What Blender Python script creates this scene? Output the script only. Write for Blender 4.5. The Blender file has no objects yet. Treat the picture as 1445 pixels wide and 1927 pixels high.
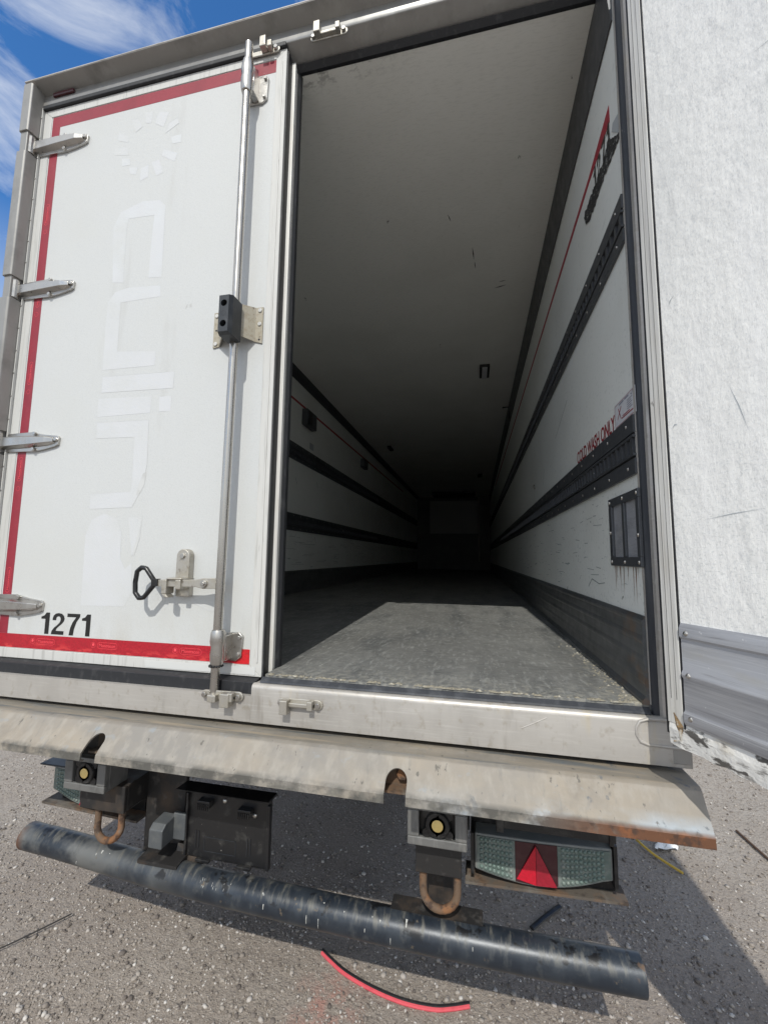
import bpy, bmesh, math, random
import numpy as np
from mathutils import Vector, Matrix
R = math.radians
S = bpy.context.scene
COL = S.collection
random.seed(7)

# ------------------------------------------------------------------ camera
def make_camera():
    yaw, pitch, roll = 0.21560221, 0.10631199, 0.01188762
    cy, sy, cp, sp = math.cos(yaw), math.sin(yaw), math.cos(pitch), math.sin(pitch)
    fw = Vector((-sy*cp, cy*cp, sp)); rt = Vector((cy, sy, 0)); up = rt.cross(fw)
    cr, sr = math.cos(roll), math.sin(roll)
    r2 = cr*rt + sr*up; u2 = -sr*rt + cr*up
    cam = bpy.data.cameras.new('camera'); o = bpy.data.objects.new('camera', cam); COL.objects.link(o)
    cam.sensor_fit = 'VERTICAL'; cam.sensor_height = 36.0; cam.lens = 36.0*786.767/1927.0
    cam.clip_start = 0.02; cam.clip_end = 3000
    m = Matrix.Identity(4)
    for i in range(3):
        m[i][0] = r2[i]; m[i][1] = u2[i]; m[i][2] = -fw[i]
    m[0][3], m[1][3], m[2][3] = 0.74085, -1.33478, 1.52728
    o.matrix_world = m
    S.camera = o
make_camera()

# ------------------------------------------------------------------ sky, sun, exposure
SUN_EL = 46.8
W = bpy.data.worlds.new('World'); S.world = W; W.use_nodes = True
nt = W.node_tree; nt.nodes.clear()
def wn(t, **k):
    n = nt.nodes.new(t)
    for a, b in k.items(): setattr(n, a, b)
    return n
sky = wn('ShaderNodeTexSky', sky_type='NISHITA', sun_disc=False, sun_elevation=R(SUN_EL), sun_rotation=R(180.6),
         altitude=0, air_density=1.0, dust_density=0.4, ozone_density=2.5)
tc = wn('ShaderNodeTexCoord')
mp = wn('ShaderNodeMapping'); mp.inputs['Scale'].default_value = (2.6, 2.6, 4.2); mp.inputs['Location'].default_value = (0.9, 4.2, 1.7)
nt.links.new(tc.outputs['Generated'], mp.inputs['Vector'])
n1 = wn('ShaderNodeTexNoise'); n1.inputs['Scale'].default_value = 1.25; n1.inputs['Detail'].default_value = 9; n1.inputs['Roughness'].default_value = 0.62; n1.inputs['Distortion'].default_value = 0.5
nt.links.new(mp.outputs[0], n1.inputs['Vector'])
rp = wn('ShaderNodeValToRGB'); rp.color_ramp.elements[0].position = 0.49; rp.color_ramp.elements[1].position = 0.80
nt.links.new(n1.outputs['Fac'], rp.inputs[0])
tint = wn('ShaderNodeMix', data_type='RGBA', blend_type='MULTIPLY'); tint.inputs[0].default_value = 1
tint.inputs['B'].default_value = (0.33, 0.68, 0.97, 1)
nt.links.new(sky.outputs[0], tint.inputs['A'])
mx = wn('ShaderNodeMix', data_type='RGBA'); mx.inputs['B'].default_value = (5.5, 5.6, 5.6, 1)
sepw = wn('ShaderNodeSeparateXYZ'); nt.links.new(tc.outputs['Generated'], sepw.inputs[0])
hz = wn('ShaderNodeMapRange'); hz.inputs['From Min'].default_value = 0.55; hz.inputs['From Max'].default_value = 0.05    # paler, cloudier towards the horizon
hz.inputs['To Min'].default_value = 0.0; hz.inputs['To Max'].default_value = 0.9
nt.links.new(sepw.outputs[2], hz.inputs['Value'])
rp2 = wn('ShaderNodeValToRGB'); rp2.color_ramp.elements[0].position = 0.33; rp2.color_ramp.elements[1].position = 0.52   # unseen extra cloud added behind the camera to whiten the sky fill
nt.links.new(n1.outputs['Fac'], rp2.inputs[0])
bk = wn('ShaderNodeMapRange'); bk.inputs['From Min'].default_value = 0.30; bk.inputs['From Max'].default_value = -0.30
nt.links.new(sepw.outputs[1], bk.inputs['Value'])
bm_ = wn('ShaderNodeMath', operation='MULTIPLY'); nt.links.new(bk.outputs[0], bm_.inputs[0]); nt.links.new(rp2.outputs[0], bm_.inputs[1])
mx0 = wn('ShaderNodeMath', operation='MAXIMUM'); nt.links.new(bm_.outputs[0], mx0.inputs[0]); nt.links.new(rp.outputs[0], mx0.inputs[1])
mxm = wn('ShaderNodeMath', operation='MAXIMUM'); nt.links.new(hz.outputs[0], mxm.inputs[0]); nt.links.new(mx0.outputs[0], mxm.inputs[1])
nt.links.new(mxm.outputs[0], mx.inputs[0]); nt.links.new(tint.outputs['Result'], mx.inputs['A'])
bg = wn('ShaderNodeBackground'); bg.inputs['Strength'].default_value = 0.15
nt.links.new(mx.outputs['Result'], bg.inputs['Color'])
ow = wn('ShaderNodeOutputWorld'); nt.links.new(bg.outputs[0], ow.inputs['Surface'])

sl = bpy.data.lights.new('sun', 'SUN'); sl.energy = 2.55; sl.angle = R(0.53); sl.color = (1.0, 0.965, 0.885)
so = bpy.data.objects.new('sun', sl); COL.objects.link(so)
ld = Vector((-0.022, math.cos(R(SUN_EL)), -math.sin(R(SUN_EL))))
so.rotation_euler = ld.to_track_quat('-Z', 'Y').to_euler(); so.location = (0, -6, 8)

S.view_settings.view_transform = 'Standard'; S.view_settings.look = 'None'
S.view_settings.exposure = 0.40; S.view_settings.gamma = 1.0
S.render.engine = 'CYCLES'
S.cycles.max_bounces = 10; S.cycles.diffuse_bounces = 6; S.cycles.glossy_bounces = 4
S.cycles.sample_clamp_indirect = 6.0

# ------------------------------------------------------------------ materials
def srgb(r, g, b):
    f = lambda c: (c/255/12.92 if c/255 <= .04045 else ((c/255+.055)/1.055)**2.4)
    return (f(r), f(g), f(b))
_seed = [0]
def M(name, col, rough=.5, metal=0., layers=(), bump=(), rvar=None, spec=.5):
    """base colour + noise layers. layer: dict(c, s, st, lo, hi, a, m=[(axis,lo,hi)], k='noise'|'voro')"""
    m = bpy.data.materials.new(name); m.use_nodes = True
    t = m.node_tree; N = t.nodes; L = t.links; N.clear()
    out = N.new('ShaderNodeOutputMaterial'); b = N.new('ShaderNodeBsdfPrincipled'); L.new(b.outputs[0], out.inputs[0])
    b.inputs['Roughness'].default_value = rough; b.inputs['Metallic'].default_value = metal
    b.inputs['Specular IOR Level'].default_value = spec
    tcn = N.new('ShaderNodeTexCoord')
    sep = N.new('ShaderNodeSeparateXYZ'); L.new(tcn.outputs['Object'], sep.inputs[0])
    def tex(s, st, kind='noise', det=5, rgh=.6, dist=0.):
        mpn = N.new('ShaderNodeMapping'); mpn.inputs['Scale'].default_value = st
        _seed[0] += 1; mpn.inputs['Location'].default_value = (_seed[0]*3.17 % 11, _seed[0]*1.71 % 7, _seed[0]*2.33 % 9)
        L.new(tcn.outputs['Object'], mpn.inputs['Vector'])
        if kind == 'voro':
            n = N.new('ShaderNodeTexVoronoi'); n.inputs['Scale'].default_value = s
            L.new(mpn.outputs[0], n.inputs['Vector'])
            w = N.new('ShaderNodeSeparateColor'); L.new(n.outputs['Color'], w.inputs[0]); return w.outputs[0]
        n = N.new('ShaderNodeTexNoise'); n.inputs['Scale'].default_value = s; n.inputs['Detail'].default_value = det
        n.inputs['Roughness'].default_value = rgh; n.inputs['Distortion'].default_value = dist
        L.new(mpn.outputs[0], n.inputs['Vector']); return n.outputs['Fac']
    def rng(sock, lo, hi):
        r = N.new('ShaderNodeMapRange'); r.clamp = True
        r.inputs['From Min'].default_value = lo; r.inputs['From Max'].default_value = hi
        L.new(sock, r.inputs['Value']); return r.outputs[0]
    def mul(a, bb):
        q = N.new('ShaderNodeMath'); q.operation = 'MULTIPLY'; L.new(a, q.inputs[0])
        if isinstance(bb, float): q.inputs[1].default_value = bb
        else: L.new(bb, q.inputs[1])
        return q.outputs[0]
    cur = None
    rg = N.new('ShaderNodeRGB'); rg.outputs[0].default_value = (*col, 1); cur = rg.outputs[0]
    rcur = None
    for ly in layers:
        f = tex(ly.get('s', 5), ly.get('st', (1, 1, 1)), ly.get('k', 'noise'), ly.get('d', 5), ly.get('r', .6), ly.get('dist', 0.))
        f = rng(f, ly.get('lo', .5), ly.get('hi', .65)); f = mul(f, float(ly.get('a', 1.)))
        for ax, lo, hi in ly.get('m', ()):
            f = mul(f, rng(sep.outputs['xyz'.index(ax)], lo, hi))
        mxn = N.new('ShaderNodeMix'); mxn.data_type = 'RGBA'; mxn.inputs['B'].default_value = (*ly['c'], 1)
        L.new(f, mxn.inputs[0]); L.new(cur, mxn.inputs['A']); cur = mxn.outputs['Result']
        if 'ro' in ly:
            mr = N.new('ShaderNodeMix'); mr.data_type = 'FLOAT'
            if rcur is None: mr.inputs['A'].default_value = rough
            else: L.new(rcur, mr.inputs['A'])
            mr.inputs['B'].default_value = ly['ro']; L.new(f, mr.inputs[0]); rcur = mr.outputs['Result']
    L.new(cur, b.inputs['Base Color'])
    if rvar:
        f = tex(rvar[0], rvar[1] if len(rvar) > 3 else (1, 1, 1))
        mr = N.new('ShaderNodeMapRange'); mr.inputs['From Min'].default_value = .3; mr.inputs['From Max'].default_value = .7
        mr.inputs['To Min'].default_value = rvar[-2]; mr.inputs['To Max'].default_value = rvar[-1]
        L.new(f, mr.inputs['Value'])
        if rcur is None: rcur = mr.outputs[0]
    if rcur is not None: L.new(rcur, b.inputs['Roughness'])
    prev = None
    for s, st, stren, dist in bump:
        bn = N.new('ShaderNodeBump'); bn.inputs['Strength'].default_value = stren; bn.inputs['Distance'].default_value = dist
        L.new(tex(s, st), bn.inputs['Height'])
        if prev: L.new(prev, bn.inputs['Normal'])
        prev = bn.outputs[0]
    if prev: L.new(prev, b.inputs['Normal'])
    return m

DARKMARK = (.05, .055, .06)
MT = {}
MT['door'] = M('white_door_laminate', (0.521, 0.533, 0.533), .42, 0, [
    dict(c=(.455, .465, .465), s=130, lo=.5, hi=.66, a=.5),
    dict(c=(0.458, 0.474, 0.482), s=420, lo=.48, hi=.62, a=.45),
    dict(c=(0.498, 0.506, 0.490) , s=2.2, lo=.5, hi=.7, a=.5),
    dict(c=(0.332, 0.324, 0.300), s=5, st=(1.5, 1, .22), lo=.62, hi=.8, a=.35),
    dict(c=(0.095, 0.095, 0.095), s=46, lo=.735, hi=.75, a=.8),
    dict(c=(0.411, 0.387, 0.332), s=7, st=(1, 1, .4), lo=.45, hi=.7, a=.5, m=[('z', 1.36, 1.2)])],
    bump=[(260, (1, 1, 1), .35, .0014), (95, (1, 1, 1), .12, .002)])
MT['ghost'] = M('clean_laminate_left_by_letters', (.522, .535, .537), .42, 0, [
    dict(c=(.455, .465, .465), s=130, lo=.5, hi=.66, a=.35),
    dict(c=(.555, .578, .60), s=4, lo=.42, hi=.62, a=.9, m=[('z', 2.3, 2.75)]),
    dict(c=(.54, .552, .572), s=4, lo=.40, hi=.6, a=.9)], bump=[(260, (1, 1, 1), .35, .0014), (95, (1, 1, 1), .12, .002)])
MT['glue'] = M('glue_residue_line', (.515, .525, .525), .6, 0, [dict(c=(.44, .445, .44), s=9, lo=.52, hi=.64, a=.8)])
MT['openwhite'] = M('white_fibreglass_lining', (.88, .875, .85), .5, 0, [
    dict(c=(.62, .64, .65), s=170, st=(1.4, 1, .8), lo=.53, hi=.66, a=.55),
    dict(c=(.60, .62, .62), s=60, st=(1.3, 1, .7), lo=.57, hi=.70, a=.35),
    dict(c=(.92, .915, .90), s=3.2, st=(2.5, 1, .28), lo=.5, hi=.68, a=.55),
    dict(c=(.70, .71, .70), s=2.4, st=(1.8, 1, .35), lo=.5, hi=.72, a=.45),
    dict(c=(.3, .3, .28), s=17, st=(1, 1, .3), lo=.72, hi=.76, a=.5),
    dict(c=(.55, .58, .57), s=150, st=(.7, 1, 1.6), lo=.54, hi=.64, a=.55, m=[('z', 2.3, 1.5)])],
    bump=[(60, (1.2, 1, .9), .20, .003), (14, (1.6, 1, .7), .35, .010), (4, (1, 1, 1), .3, .02)])
def lining(nm, light):
    return M(nm, light, .45, 0, [
        dict(c=(.69, .70, .66), s=1.6, lo=.45, hi=.7, a=.6),
        dict(c=(.52, .55, .53), s=34, st=(1, .5, 1), lo=.60, hi=.72, a=.5),
        dict(c=(.10, .17, .19), s=9, st=(1, .55, 6), lo=.655, hi=.69, a=.8, m=[('z', 2.1, 1.5)]),
        dict(c=(.16, .16, .14), s=14, st=(1, 1.2, 3), lo=.69, hi=.72, a=.75, m=[('z', 2.4, 1.6)]),
        dict(c=(.08, .09, .09), s=26, st=(1, 2, .6), lo=.72, hi=.74, a=.7),
        dict(c=(.45, .48, .46), s=60, lo=.58, hi=.68, a=.55, m=[('z', 3.1, 1.7)])],
        bump=[(90, (1, 1, 1), .15, .0015)])
MT['lining'] = lining('scuffed_white_wall_lining', (.80, .82, .79))
MT['ceiling'] = M('white_ceiling_lining', (.86, .86, .82), .5, 0, [
    dict(c=(.70, .70, .65), s=1.4, lo=.45, hi=.7, a=.45),
    dict(c=(.60, .61, .57), s=120, st=(.25, 1.2, 1), lo=.5, hi=.66, a=.25),
    dict(c=(.06, .06, .05), s=24, st=(1, 1.5, 1), lo=.52, hi=.62, a=.85, m=[('y', .24, .12), ('x', .55, .0)]),
    dict(c=(.12, .12, .11), s=9, st=(2.2, .7, 1), lo=.725, hi=.74, a=.8)],
    bump=[(70, (1, 1, 1), .12, .0015)])
MT['exterior'] = M('white_body_panel', (0.553, 0.561, 0.553), .45)
MT['floor'] = M('worn_grey_grit_floor', (.135, .136, .131), .62, 0, [
    dict(c=(.185, .187, .18), s=3.2, st=(1, .5, 1), lo=.42, hi=.62, a=.75),
    dict(c=(.075, .08, .082), s=4, st=(1.6, .4, 1), lo=.48, hi=.66, a=.75),
    dict(c=(.27, .275, .265), s=30, st=(2.2, .45, 1), lo=.53, hi=.68, a=.65),
    dict(c=(.06, .062, .063), s=48, st=(.5, 2.2, 1), lo=.57, hi=.68, a=.6),
    dict(c=(.25, .25, .24), s=60, st=(.4, 2.0, 1), lo=.54, hi=.68, a=.6),
    dict(c=(.42, .42, .38), s=75, lo=.665, hi=.69, a=.85),
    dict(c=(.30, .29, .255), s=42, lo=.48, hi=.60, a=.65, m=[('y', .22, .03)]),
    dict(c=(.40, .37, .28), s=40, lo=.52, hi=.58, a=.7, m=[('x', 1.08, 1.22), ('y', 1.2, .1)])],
    bump=[(120, (1, 1, 1), .6, .004), (14, (1, 1, 1), .3, .006)], rvar=(9, .5, .75))
MT['alu'] = M('dull_aluminium', (.42, .40, .375), .42, .3, [
    dict(c=(.31, .295, .275), s=4, st=(1, 1, .4), lo=.42, hi=.66, a=.8),
    dict(c=(.50, .485, .455), s=60, st=(.15, 1, 2.5), lo=.52, hi=.68, a=.4),
    dict(c=(.20, .18, .15), s=11, st=(1.5, 1, .22), lo=.57, hi=.70, a=.6),
    dict(c=(.27, .24, .19), s=34, st=(1, 1, .8), lo=.56, hi=.68, a=.5),
    dict(c=(.06, .055, .05), s=24, st=(1, 1, .3), lo=.69, hi=.715, a=.85),
    dict(c=(.46, .40, .28), s=7, st=(1.4, 1, .35), lo=.60, hi=.72, a=.55)],
    bump=[(180, (.2, 1, 3), .08, .001), (5, (1, 1, 1), .25, .005)], rvar=(11, .3, .55))
MT['frame_metal'] = M('grey_metal_frame', (.27, .265, .255), .36, .4, [
    dict(c=(.33, .33, .32), s=25, st=(1, 1, .2), lo=.5, hi=.7, a=.4),
    dict(c=(.12, .12, .115), s=6, lo=.52, hi=.7, a=.5)], bump=[(150, (1, 1, .3), .06, .001)], rvar=(14, .28, .5))
MT['steel'] = M('polished_stainless', (.48, .465, .44), .26, 1.0, [
    dict(c=(.38, .36, .33), s=22, st=(1, 1, .4), lo=.52, hi=.72, a=.55)], rvar=(30, .22, .42),
    bump=[(60, (1, 1, .2), .05, .001)])
MT['cast'] = M('dusty_stainless', (.45, .43, .39), .42, .7, [
    dict(c=(.36, .33, .27), s=30, lo=.45, hi=.65, a=.7, ro=.65),
    dict(c=(.16, .13, .10), s=45, lo=.6, hi=.7, a=.6)], bump=[(120, (1, 1, 1), .15, .001)])
MT['doorframe'] = M('white_painted_frame', (0.521, 0.521, 0.506), .4, 0, [
    dict(c=(0.332, 0.332, 0.316), s=14, st=(6, 1, .35), lo=.52, hi=.7, a=.6),
    dict(c=(0.198, 0.190, 0.174), s=34, st=(5, 1, .3), lo=.66, hi=.72, a=.6)], bump=[(40, (4, 1, .3), .08, .001)])
MT['stripalu'] = M('scratched_aluminium_edging', (.66, .655, .63), .45, .1, [
    dict(c=(.42, .41, .40), s=26, st=(8, 1, .12), lo=.48, hi=.66, a=.75),
    dict(c=(.20, .19, .18), s=30, st=(2, 1, .7), lo=.69, hi=.73, a=.8),
    dict(c=(.33, .32, .31), s=40, st=(10, 1, .08), lo=.6, hi=.7, a=.7),
    dict(c=(.50, .47, .41), s=7, st=(1, 1, .4), lo=.52, hi=.70, a=.6)], bump=[(90, (6, 1, .1), .1, .001)])
MT['kick'] = M('scuffed_kick_plate', (.40, .41, .44), .40, .3, [
    dict(c=(.27, .275, .30), s=7, st=(.3, 1, 3), lo=.45, hi=.62, a=.75),
    dict(c=(.52, .53, .55), s=60, st=(.10, 1, 6), lo=.5, hi=.68, a=.6),
    dict(c=(.18, .18, .19), s=40, st=(.14, 1, 5), lo=.58, hi=.70, a=.55),
    dict(c=(.66, .66, .66), s=60, lo=.68, hi=.70, a=.8),
    dict(c=(.38, .36, .31), s=5, st=(.5, 1, 2), lo=.6, hi=.74, a=.5)], bump=[(80, (.12, 1, 6), .15, .001)], rvar=(18, .32, .52))
MT['wallkick'] = M('dark_wall_kick_plate', (.13, .135, .138), .42, .4, [
    dict(c=(.085, .09, .092), s=8, st=(1, .3, 3), lo=.45, hi=.66, a=.8),
    dict(c=(.20, .21, .21), s=40, st=(1, .2, 3), lo=.60, hi=.72, a=.5),
    dict(c=(.5, .5, .48), s=50, lo=.715, hi=.73, a=.8),
    dict(c=(.22, .13, .07), s=13, lo=.52, hi=.66, a=.7, m=[('y', .35, .03)])], bump=[(50, (1, .2, 3), .12, .002)], rvar=(15, .35, .55))
MT['rail'] = M('dark_load_rail', (.085, .09, .098), .40, .4, [
    dict(c=(.11, .115, .12), s=40, st=(1, .12, 4), lo=.5, hi=.7, a=.6),
    dict(c=(.55, .55, .55), s=55, lo=.715, hi=.73, a=.9)], rvar=(15, .35, .55))
MT['black'] = M('black_rubber_seal', (.012, .013, .016), .55, 0, [
    dict(c=(.05, .05, .052), s=40, st=(1, 1, .4), lo=.55, hi=.7, a=.6)], bump=[(60, (1, 1, 1), .1, .001)])
MT['jamb'] = M('dark_rubber_jamb', (.035, .038, .045), .4, .1, [
    dict(c=(.09, .095, .105), s=20, st=(1, 1, .12), lo=.5, hi=.7, a=.7),
    dict(c=(.18, .17, .15), s=40, st=(1, 1, .4), lo=.68, hi=.73, a=.7)], rvar=(22, .3, .55))
MT['rubber'] = M('grey_black_rubber', (.022, .026, .032), .5, 0, [
    dict(c=(.06, .063, .068), s=30, lo=.5, hi=.7, a=.6)], bump=[(140, (1, 1, 1), .1, .001)])
MT['plastic'] = M('black_plastic', (.012, .012, .013), .36, 0, [
    dict(c=(.06, .058, .054), s=24, lo=.54, hi=.7, a=.6, ro=.6),
    dict(c=(.25, .24, .22), s=90, lo=.70, hi=.72, a=.8)])
MT['grip'] = M('black_handle_grip', (.010, .010, .011), .3, 0, [dict(c=(.03, .03, .03), s=60, lo=.5, hi=.7, a=.5)])
MT['tape'] = M('faded_red_reflective_tape', (.265, .020, .036), .4, 0, [dict(c=(.20, .015, .028), s=9, lo=.45, hi=.66, a=.7), dict(c=(.32, .045, .065), s=60, lo=.6, hi=.72, a=.5), dict(c=(.22, .016, .03), s=190, k='voro', lo=.3, hi=.8, a=.5)], bump=[(300, (1, 1, 1), .1, .0005)])
MT['tape_low'] = M('red_reflective_tape', (0.410, 0.010, 0.023), .34, 0, [
    dict(c=(0.271, 0.007, 0.016), s=200, k='voro', lo=.3, hi=.7, a=.7),
    dict(c=(0.328, 0.010, 0.021), s=6, lo=.45, hi=.65, a=.6),
    dict(c=(0.607, 0.049, 0.049), s=26, st=(.6, 1, 2), lo=.54, hi=.60, a=.9, m=[('z', 1.172, 1.142)])])
MT['tape_new'] = M('bright_red_tape_patch', (.56, .012, .018), .32, 0, [dict(c=(.42, .010, .018), s=200, k='voro', lo=.3, hi=.8, a=.6), dict(c=(.30, .02, .02), s=25, st=(1, 1, 2), lo=.58, hi=.66, a=.8)])
MT['tape_print'] = M('raised_tape_print', (.78, .07, .09), .35)
MT['decal'] = M('black_vinyl', (.008, .008, .008), .4)
MT['letter_red'] = M('dark_red_lettering', (.30, .010, .020), .45, 0, [dict(c=(.5, .25, .25), s=80, lo=.66, hi=.72, a=.5)])
MT['stripe'] = M('red_wall_stripe', (.36, .02, .04), .5, 0, [dict(c=(.25, .02, .03), s=9, lo=.5, hi=.7, a=.5)])
MT['sticker'] = M('pale_sticker', (.66, .67, .70), .35, 0, [dict(c=(.52, .53, .58), s=40, lo=.5, hi=.65, a=.6)])
MT['ink_blue'] = M('faded_ink', (.22, .23, .30), .5)
MT['torn'] = M('torn_black_residue', (.012, .012, .013), .6, 0, [dict(c=(.45, .46, .44), s=38, st=(1, 1.2, 2), lo=.60, hi=.63, a=.9),
    dict(c=(.06, .06, .06), s=70, lo=.5, hi=.6, a=.6)], bump=[(90, (1, 1, 1), .5, .002)])
MT['flap'] = M('peeled_pale_film', (.42, .45, .47), .35)
MT['bracketpaint'] = M('dusty_bracket_plate', (0.344, 0.316, 0.254), .58, .15, [
    dict(c=(0.230, 0.189, 0.131), s=60, lo=.5, hi=.62, a=.6),
    dict(c=(0.090, 0.066, 0.041), s=95, st=(1, 1, .7), lo=.62, hi=.68, a=.85),
    dict(c=(0.410, 0.385, 0.344), s=12, lo=.5, hi=.7, a=.5)], bump=[(150, (1, 1, 1), .2, .001)])
MT['beam'] = M('dusty_galvanised_beam', (.262, .232, .192), .66, .05, [
    dict(c=(.30, .262, .21), s=14, lo=.46, hi=.62, a=.7),
    dict(c=(.17, .15, .125), s=5, st=(1.2, 1, 1), lo=.55, hi=.70, a=.7),
    dict(c=(.21, .20, .185), s=3.2, st=(.7, 1, 1), lo=.42, hi=.62, a=.9),
    dict(c=(.32, .298, .262), s=22, st=(1.3, .7, .7), lo=.48, hi=.66, a=.55),
    dict(c=(.185, .175, .16), s=30, st=(1.6, .5, .5), lo=.60, hi=.70, a=.5),
    dict(c=(.235, .26, .28), s=9, st=(1.2, 1.6, 1.6), lo=.60, hi=.68, a=.7, ro=.45),
    dict(c=(.16, .145, .12), s=2.5, st=(.6, 3, 1), lo=.36, hi=.52, a=.75, m=[('y', -.085, -.06)]),
    dict(c=(.28, .235, .175), s=6, st=(.4, 5, 1), lo=.52, hi=.62, a=.8, m=[('y', -.085, -.06)]),
    dict(c=(.10, .11, .115), s=9, st=(.35, 3, 1), lo=.54, hi=.62, a=.8, m=[('y', -.085, -.06)]),
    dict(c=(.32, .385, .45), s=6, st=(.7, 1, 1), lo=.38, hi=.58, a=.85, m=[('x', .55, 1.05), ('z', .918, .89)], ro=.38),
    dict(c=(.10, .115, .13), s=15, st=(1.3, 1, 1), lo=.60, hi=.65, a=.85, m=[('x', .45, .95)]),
    dict(c=(.085, .08, .07), s=48, st=(1, .6, .6), lo=.655, hi=.69, a=.75),
    dict(c=(.075, .072, .065), s=14, st=(.8, 1, 1), lo=.40, hi=.54, a=.95, m=[('z', .897, .886)]),
    dict(c=(.13, .125, .11), s=45, st=(1, 1, 1), lo=.5, hi=.62, a=.8, m=[('z', .896, .880)]),
    dict(c=(.12, .052, .026), s=9, st=(1, 1, 1), lo=.34, hi=.50, a=1., m=[('x', .86, 1.06), ('z', .894, .886)]),
    dict(c=(.22, .082, .032), s=30, lo=.50, hi=.62, a=.8, m=[('x', .95, 1.1), ('z', .893, .884)]),
    dict(c=(.05, .03, .022), s=30, lo=.50, hi=.60, a=.85, m=[('x', .92, 1.02), ('z', .893, .884)])],
    bump=[(90, (1, .4, .4), .3, .0015), (6, (1, 1, 1), .35, .007)])
MT['tube'] = M('chipped_blue_black_tube', (.019, .025, .035), .36, .2, [
    dict(c=(.045, .055, .068), s=9, st=(1, .6, .6), lo=.45, hi=.66, a=.75),
    dict(c=(.09, .096, .098), s=26, st=(1.2, .8, .8), lo=.55, hi=.72, a=.5, ro=.55),
    dict(c=(.17, .172, .165), s=6, lo=.44, hi=.62, a=.8, m=[('x', -.15, -.75)], ro=.55),
    dict(c=(.16, .155, .135), s=30, st=(1.6, .4, .4), lo=.52, hi=.66, a=.6, m=[('z', .405, .425)], ro=.6),
    dict(c=(.008, .008, .009), s=16, st=(.8, 1, 1), lo=.59, hi=.63, a=.9, m=[('z', .395, .415)]),
    dict(c=(.13, .105, .075), s=26, lo=.65, hi=.70, a=.7, ro=.7),
    dict(c=(.19, .165, .125), s=20, lo=.44, hi=.60, a=.8, m=[('z', .372, .350)], ro=.7),
    dict(c=(.12, .055, .03), s=14, lo=.40, hi=.55, a=.85, m=[('x', -1.0, -1.03)], ro=.8),
    dict(c=(.15, .09, .05), s=30, lo=.56, hi=.62, a=.8, m=[('x', 1.14, 1.175)], ro=.8),
    dict(c=(.5, .5, .48), s=44, st=(1.2, .6, .6), lo=.735, hi=.745, a=.8)],
    bump=[(30, (1, 1, 1), .15, .002), (140, (1, 1, 1), .12, .001)])
MT['chalk'] = M('white_paint_drips', (.42, .42, .40), .6, 0, [dict(c=(.08, .085, .09), s=90, lo=.5, hi=.6, a=.7)])
MT['rust'] = M('rusty_steel', (.13, .085, .055), .85, .1, [
    dict(c=(.22, .10, .042), s=14, lo=.44, hi=.58, a=.85),
    dict(c=(.20, .185, .16), s=11, lo=.52, hi=.64, a=.8),
    dict(c=(.05, .032, .024), s=30, lo=.52, hi=.62, a=.85)], bump=[(90, (1, 1, 1), .6, .002), (30, (1, 1, 1), .4, .003)])
MT['chassis'] = M('dirty_black_chassis', (.022, .021, .021), .55, .2, [
    dict(c=(.085, .06, .042), s=7, lo=.5, hi=.66, a=.8, ro=.8),
    dict(c=(.10, .095, .088), s=24, lo=.56, hi=.7, a=.6, ro=.75)], bump=[(60, (1, 1, 1), .2, .002)])
MT['boxsteel'] = M('weathered_grey_box', (0.164, 0.164, 0.160), .55, .3, [
    dict(c=(0.098, 0.098, 0.094), s=16, lo=.5, hi=.66, a=.7),
    dict(c=(0.262, 0.258, 0.246), s=30, st=(2, 1, .3), lo=.56, hi=.70, a=.5)], bump=[(100, (1, 1, 1), .15, .001)])
MT['yellowdot'] = M('pale_yellow_cap', (.75, .55, .20), .5, 0, [dict(c=(.6, .45, .2), s=60, lo=.5, hi=.7, a=.5)])
MT['lens'] = M('dusty_clear_lens', (.115, .145, .135), .14, 0, [
    dict(c=(.20, .225, .21), s=22, lo=.45, hi=.62, a=.7, ro=.4),
    dict(c=(.085, .125, .11), s=30, lo=.5, hi=.6, a=.6)])
MT['lensbump'] = M('moulded_lens_domes', (.125, .175, .155), .12, 0, [dict(c=(.20, .235, .215), s=60, lo=.5, hi=.66, a=.6), dict(c=(.23, .22, .20), s=9, lo=.52, hi=.66, a=.6, ro=.5)])
MT['lens_dark'] = M('dark_red_lens', (.045, .010, .014), .15, 0, [dict(c=(.08, .04, .04), s=20, lo=.5, hi=.7, a=.5)])
MT['tri'] = M('red_triangle_reflector', (.52, .008, .028), .16, 0, [dict(c=(.40, .008, .02), s=160, k='voro', lo=.3, hi=.7, a=.5)])
MT['tri2'] = M('red_triangle_darker_half', (.30, .012, .028), .25, 0, [dict(c=(.22, .01, .02), s=160, k='voro', lo=.3, hi=.7, a=.5)])  # darker, rougher red for one half of the triangle
MT['lampbody'] = M('grey_lamp_rim', (.17, .18, .175), .45, 0, [dict(c=(.26, .26, .24), s=18, lo=.5, hi=.66, a=.6)])
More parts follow.
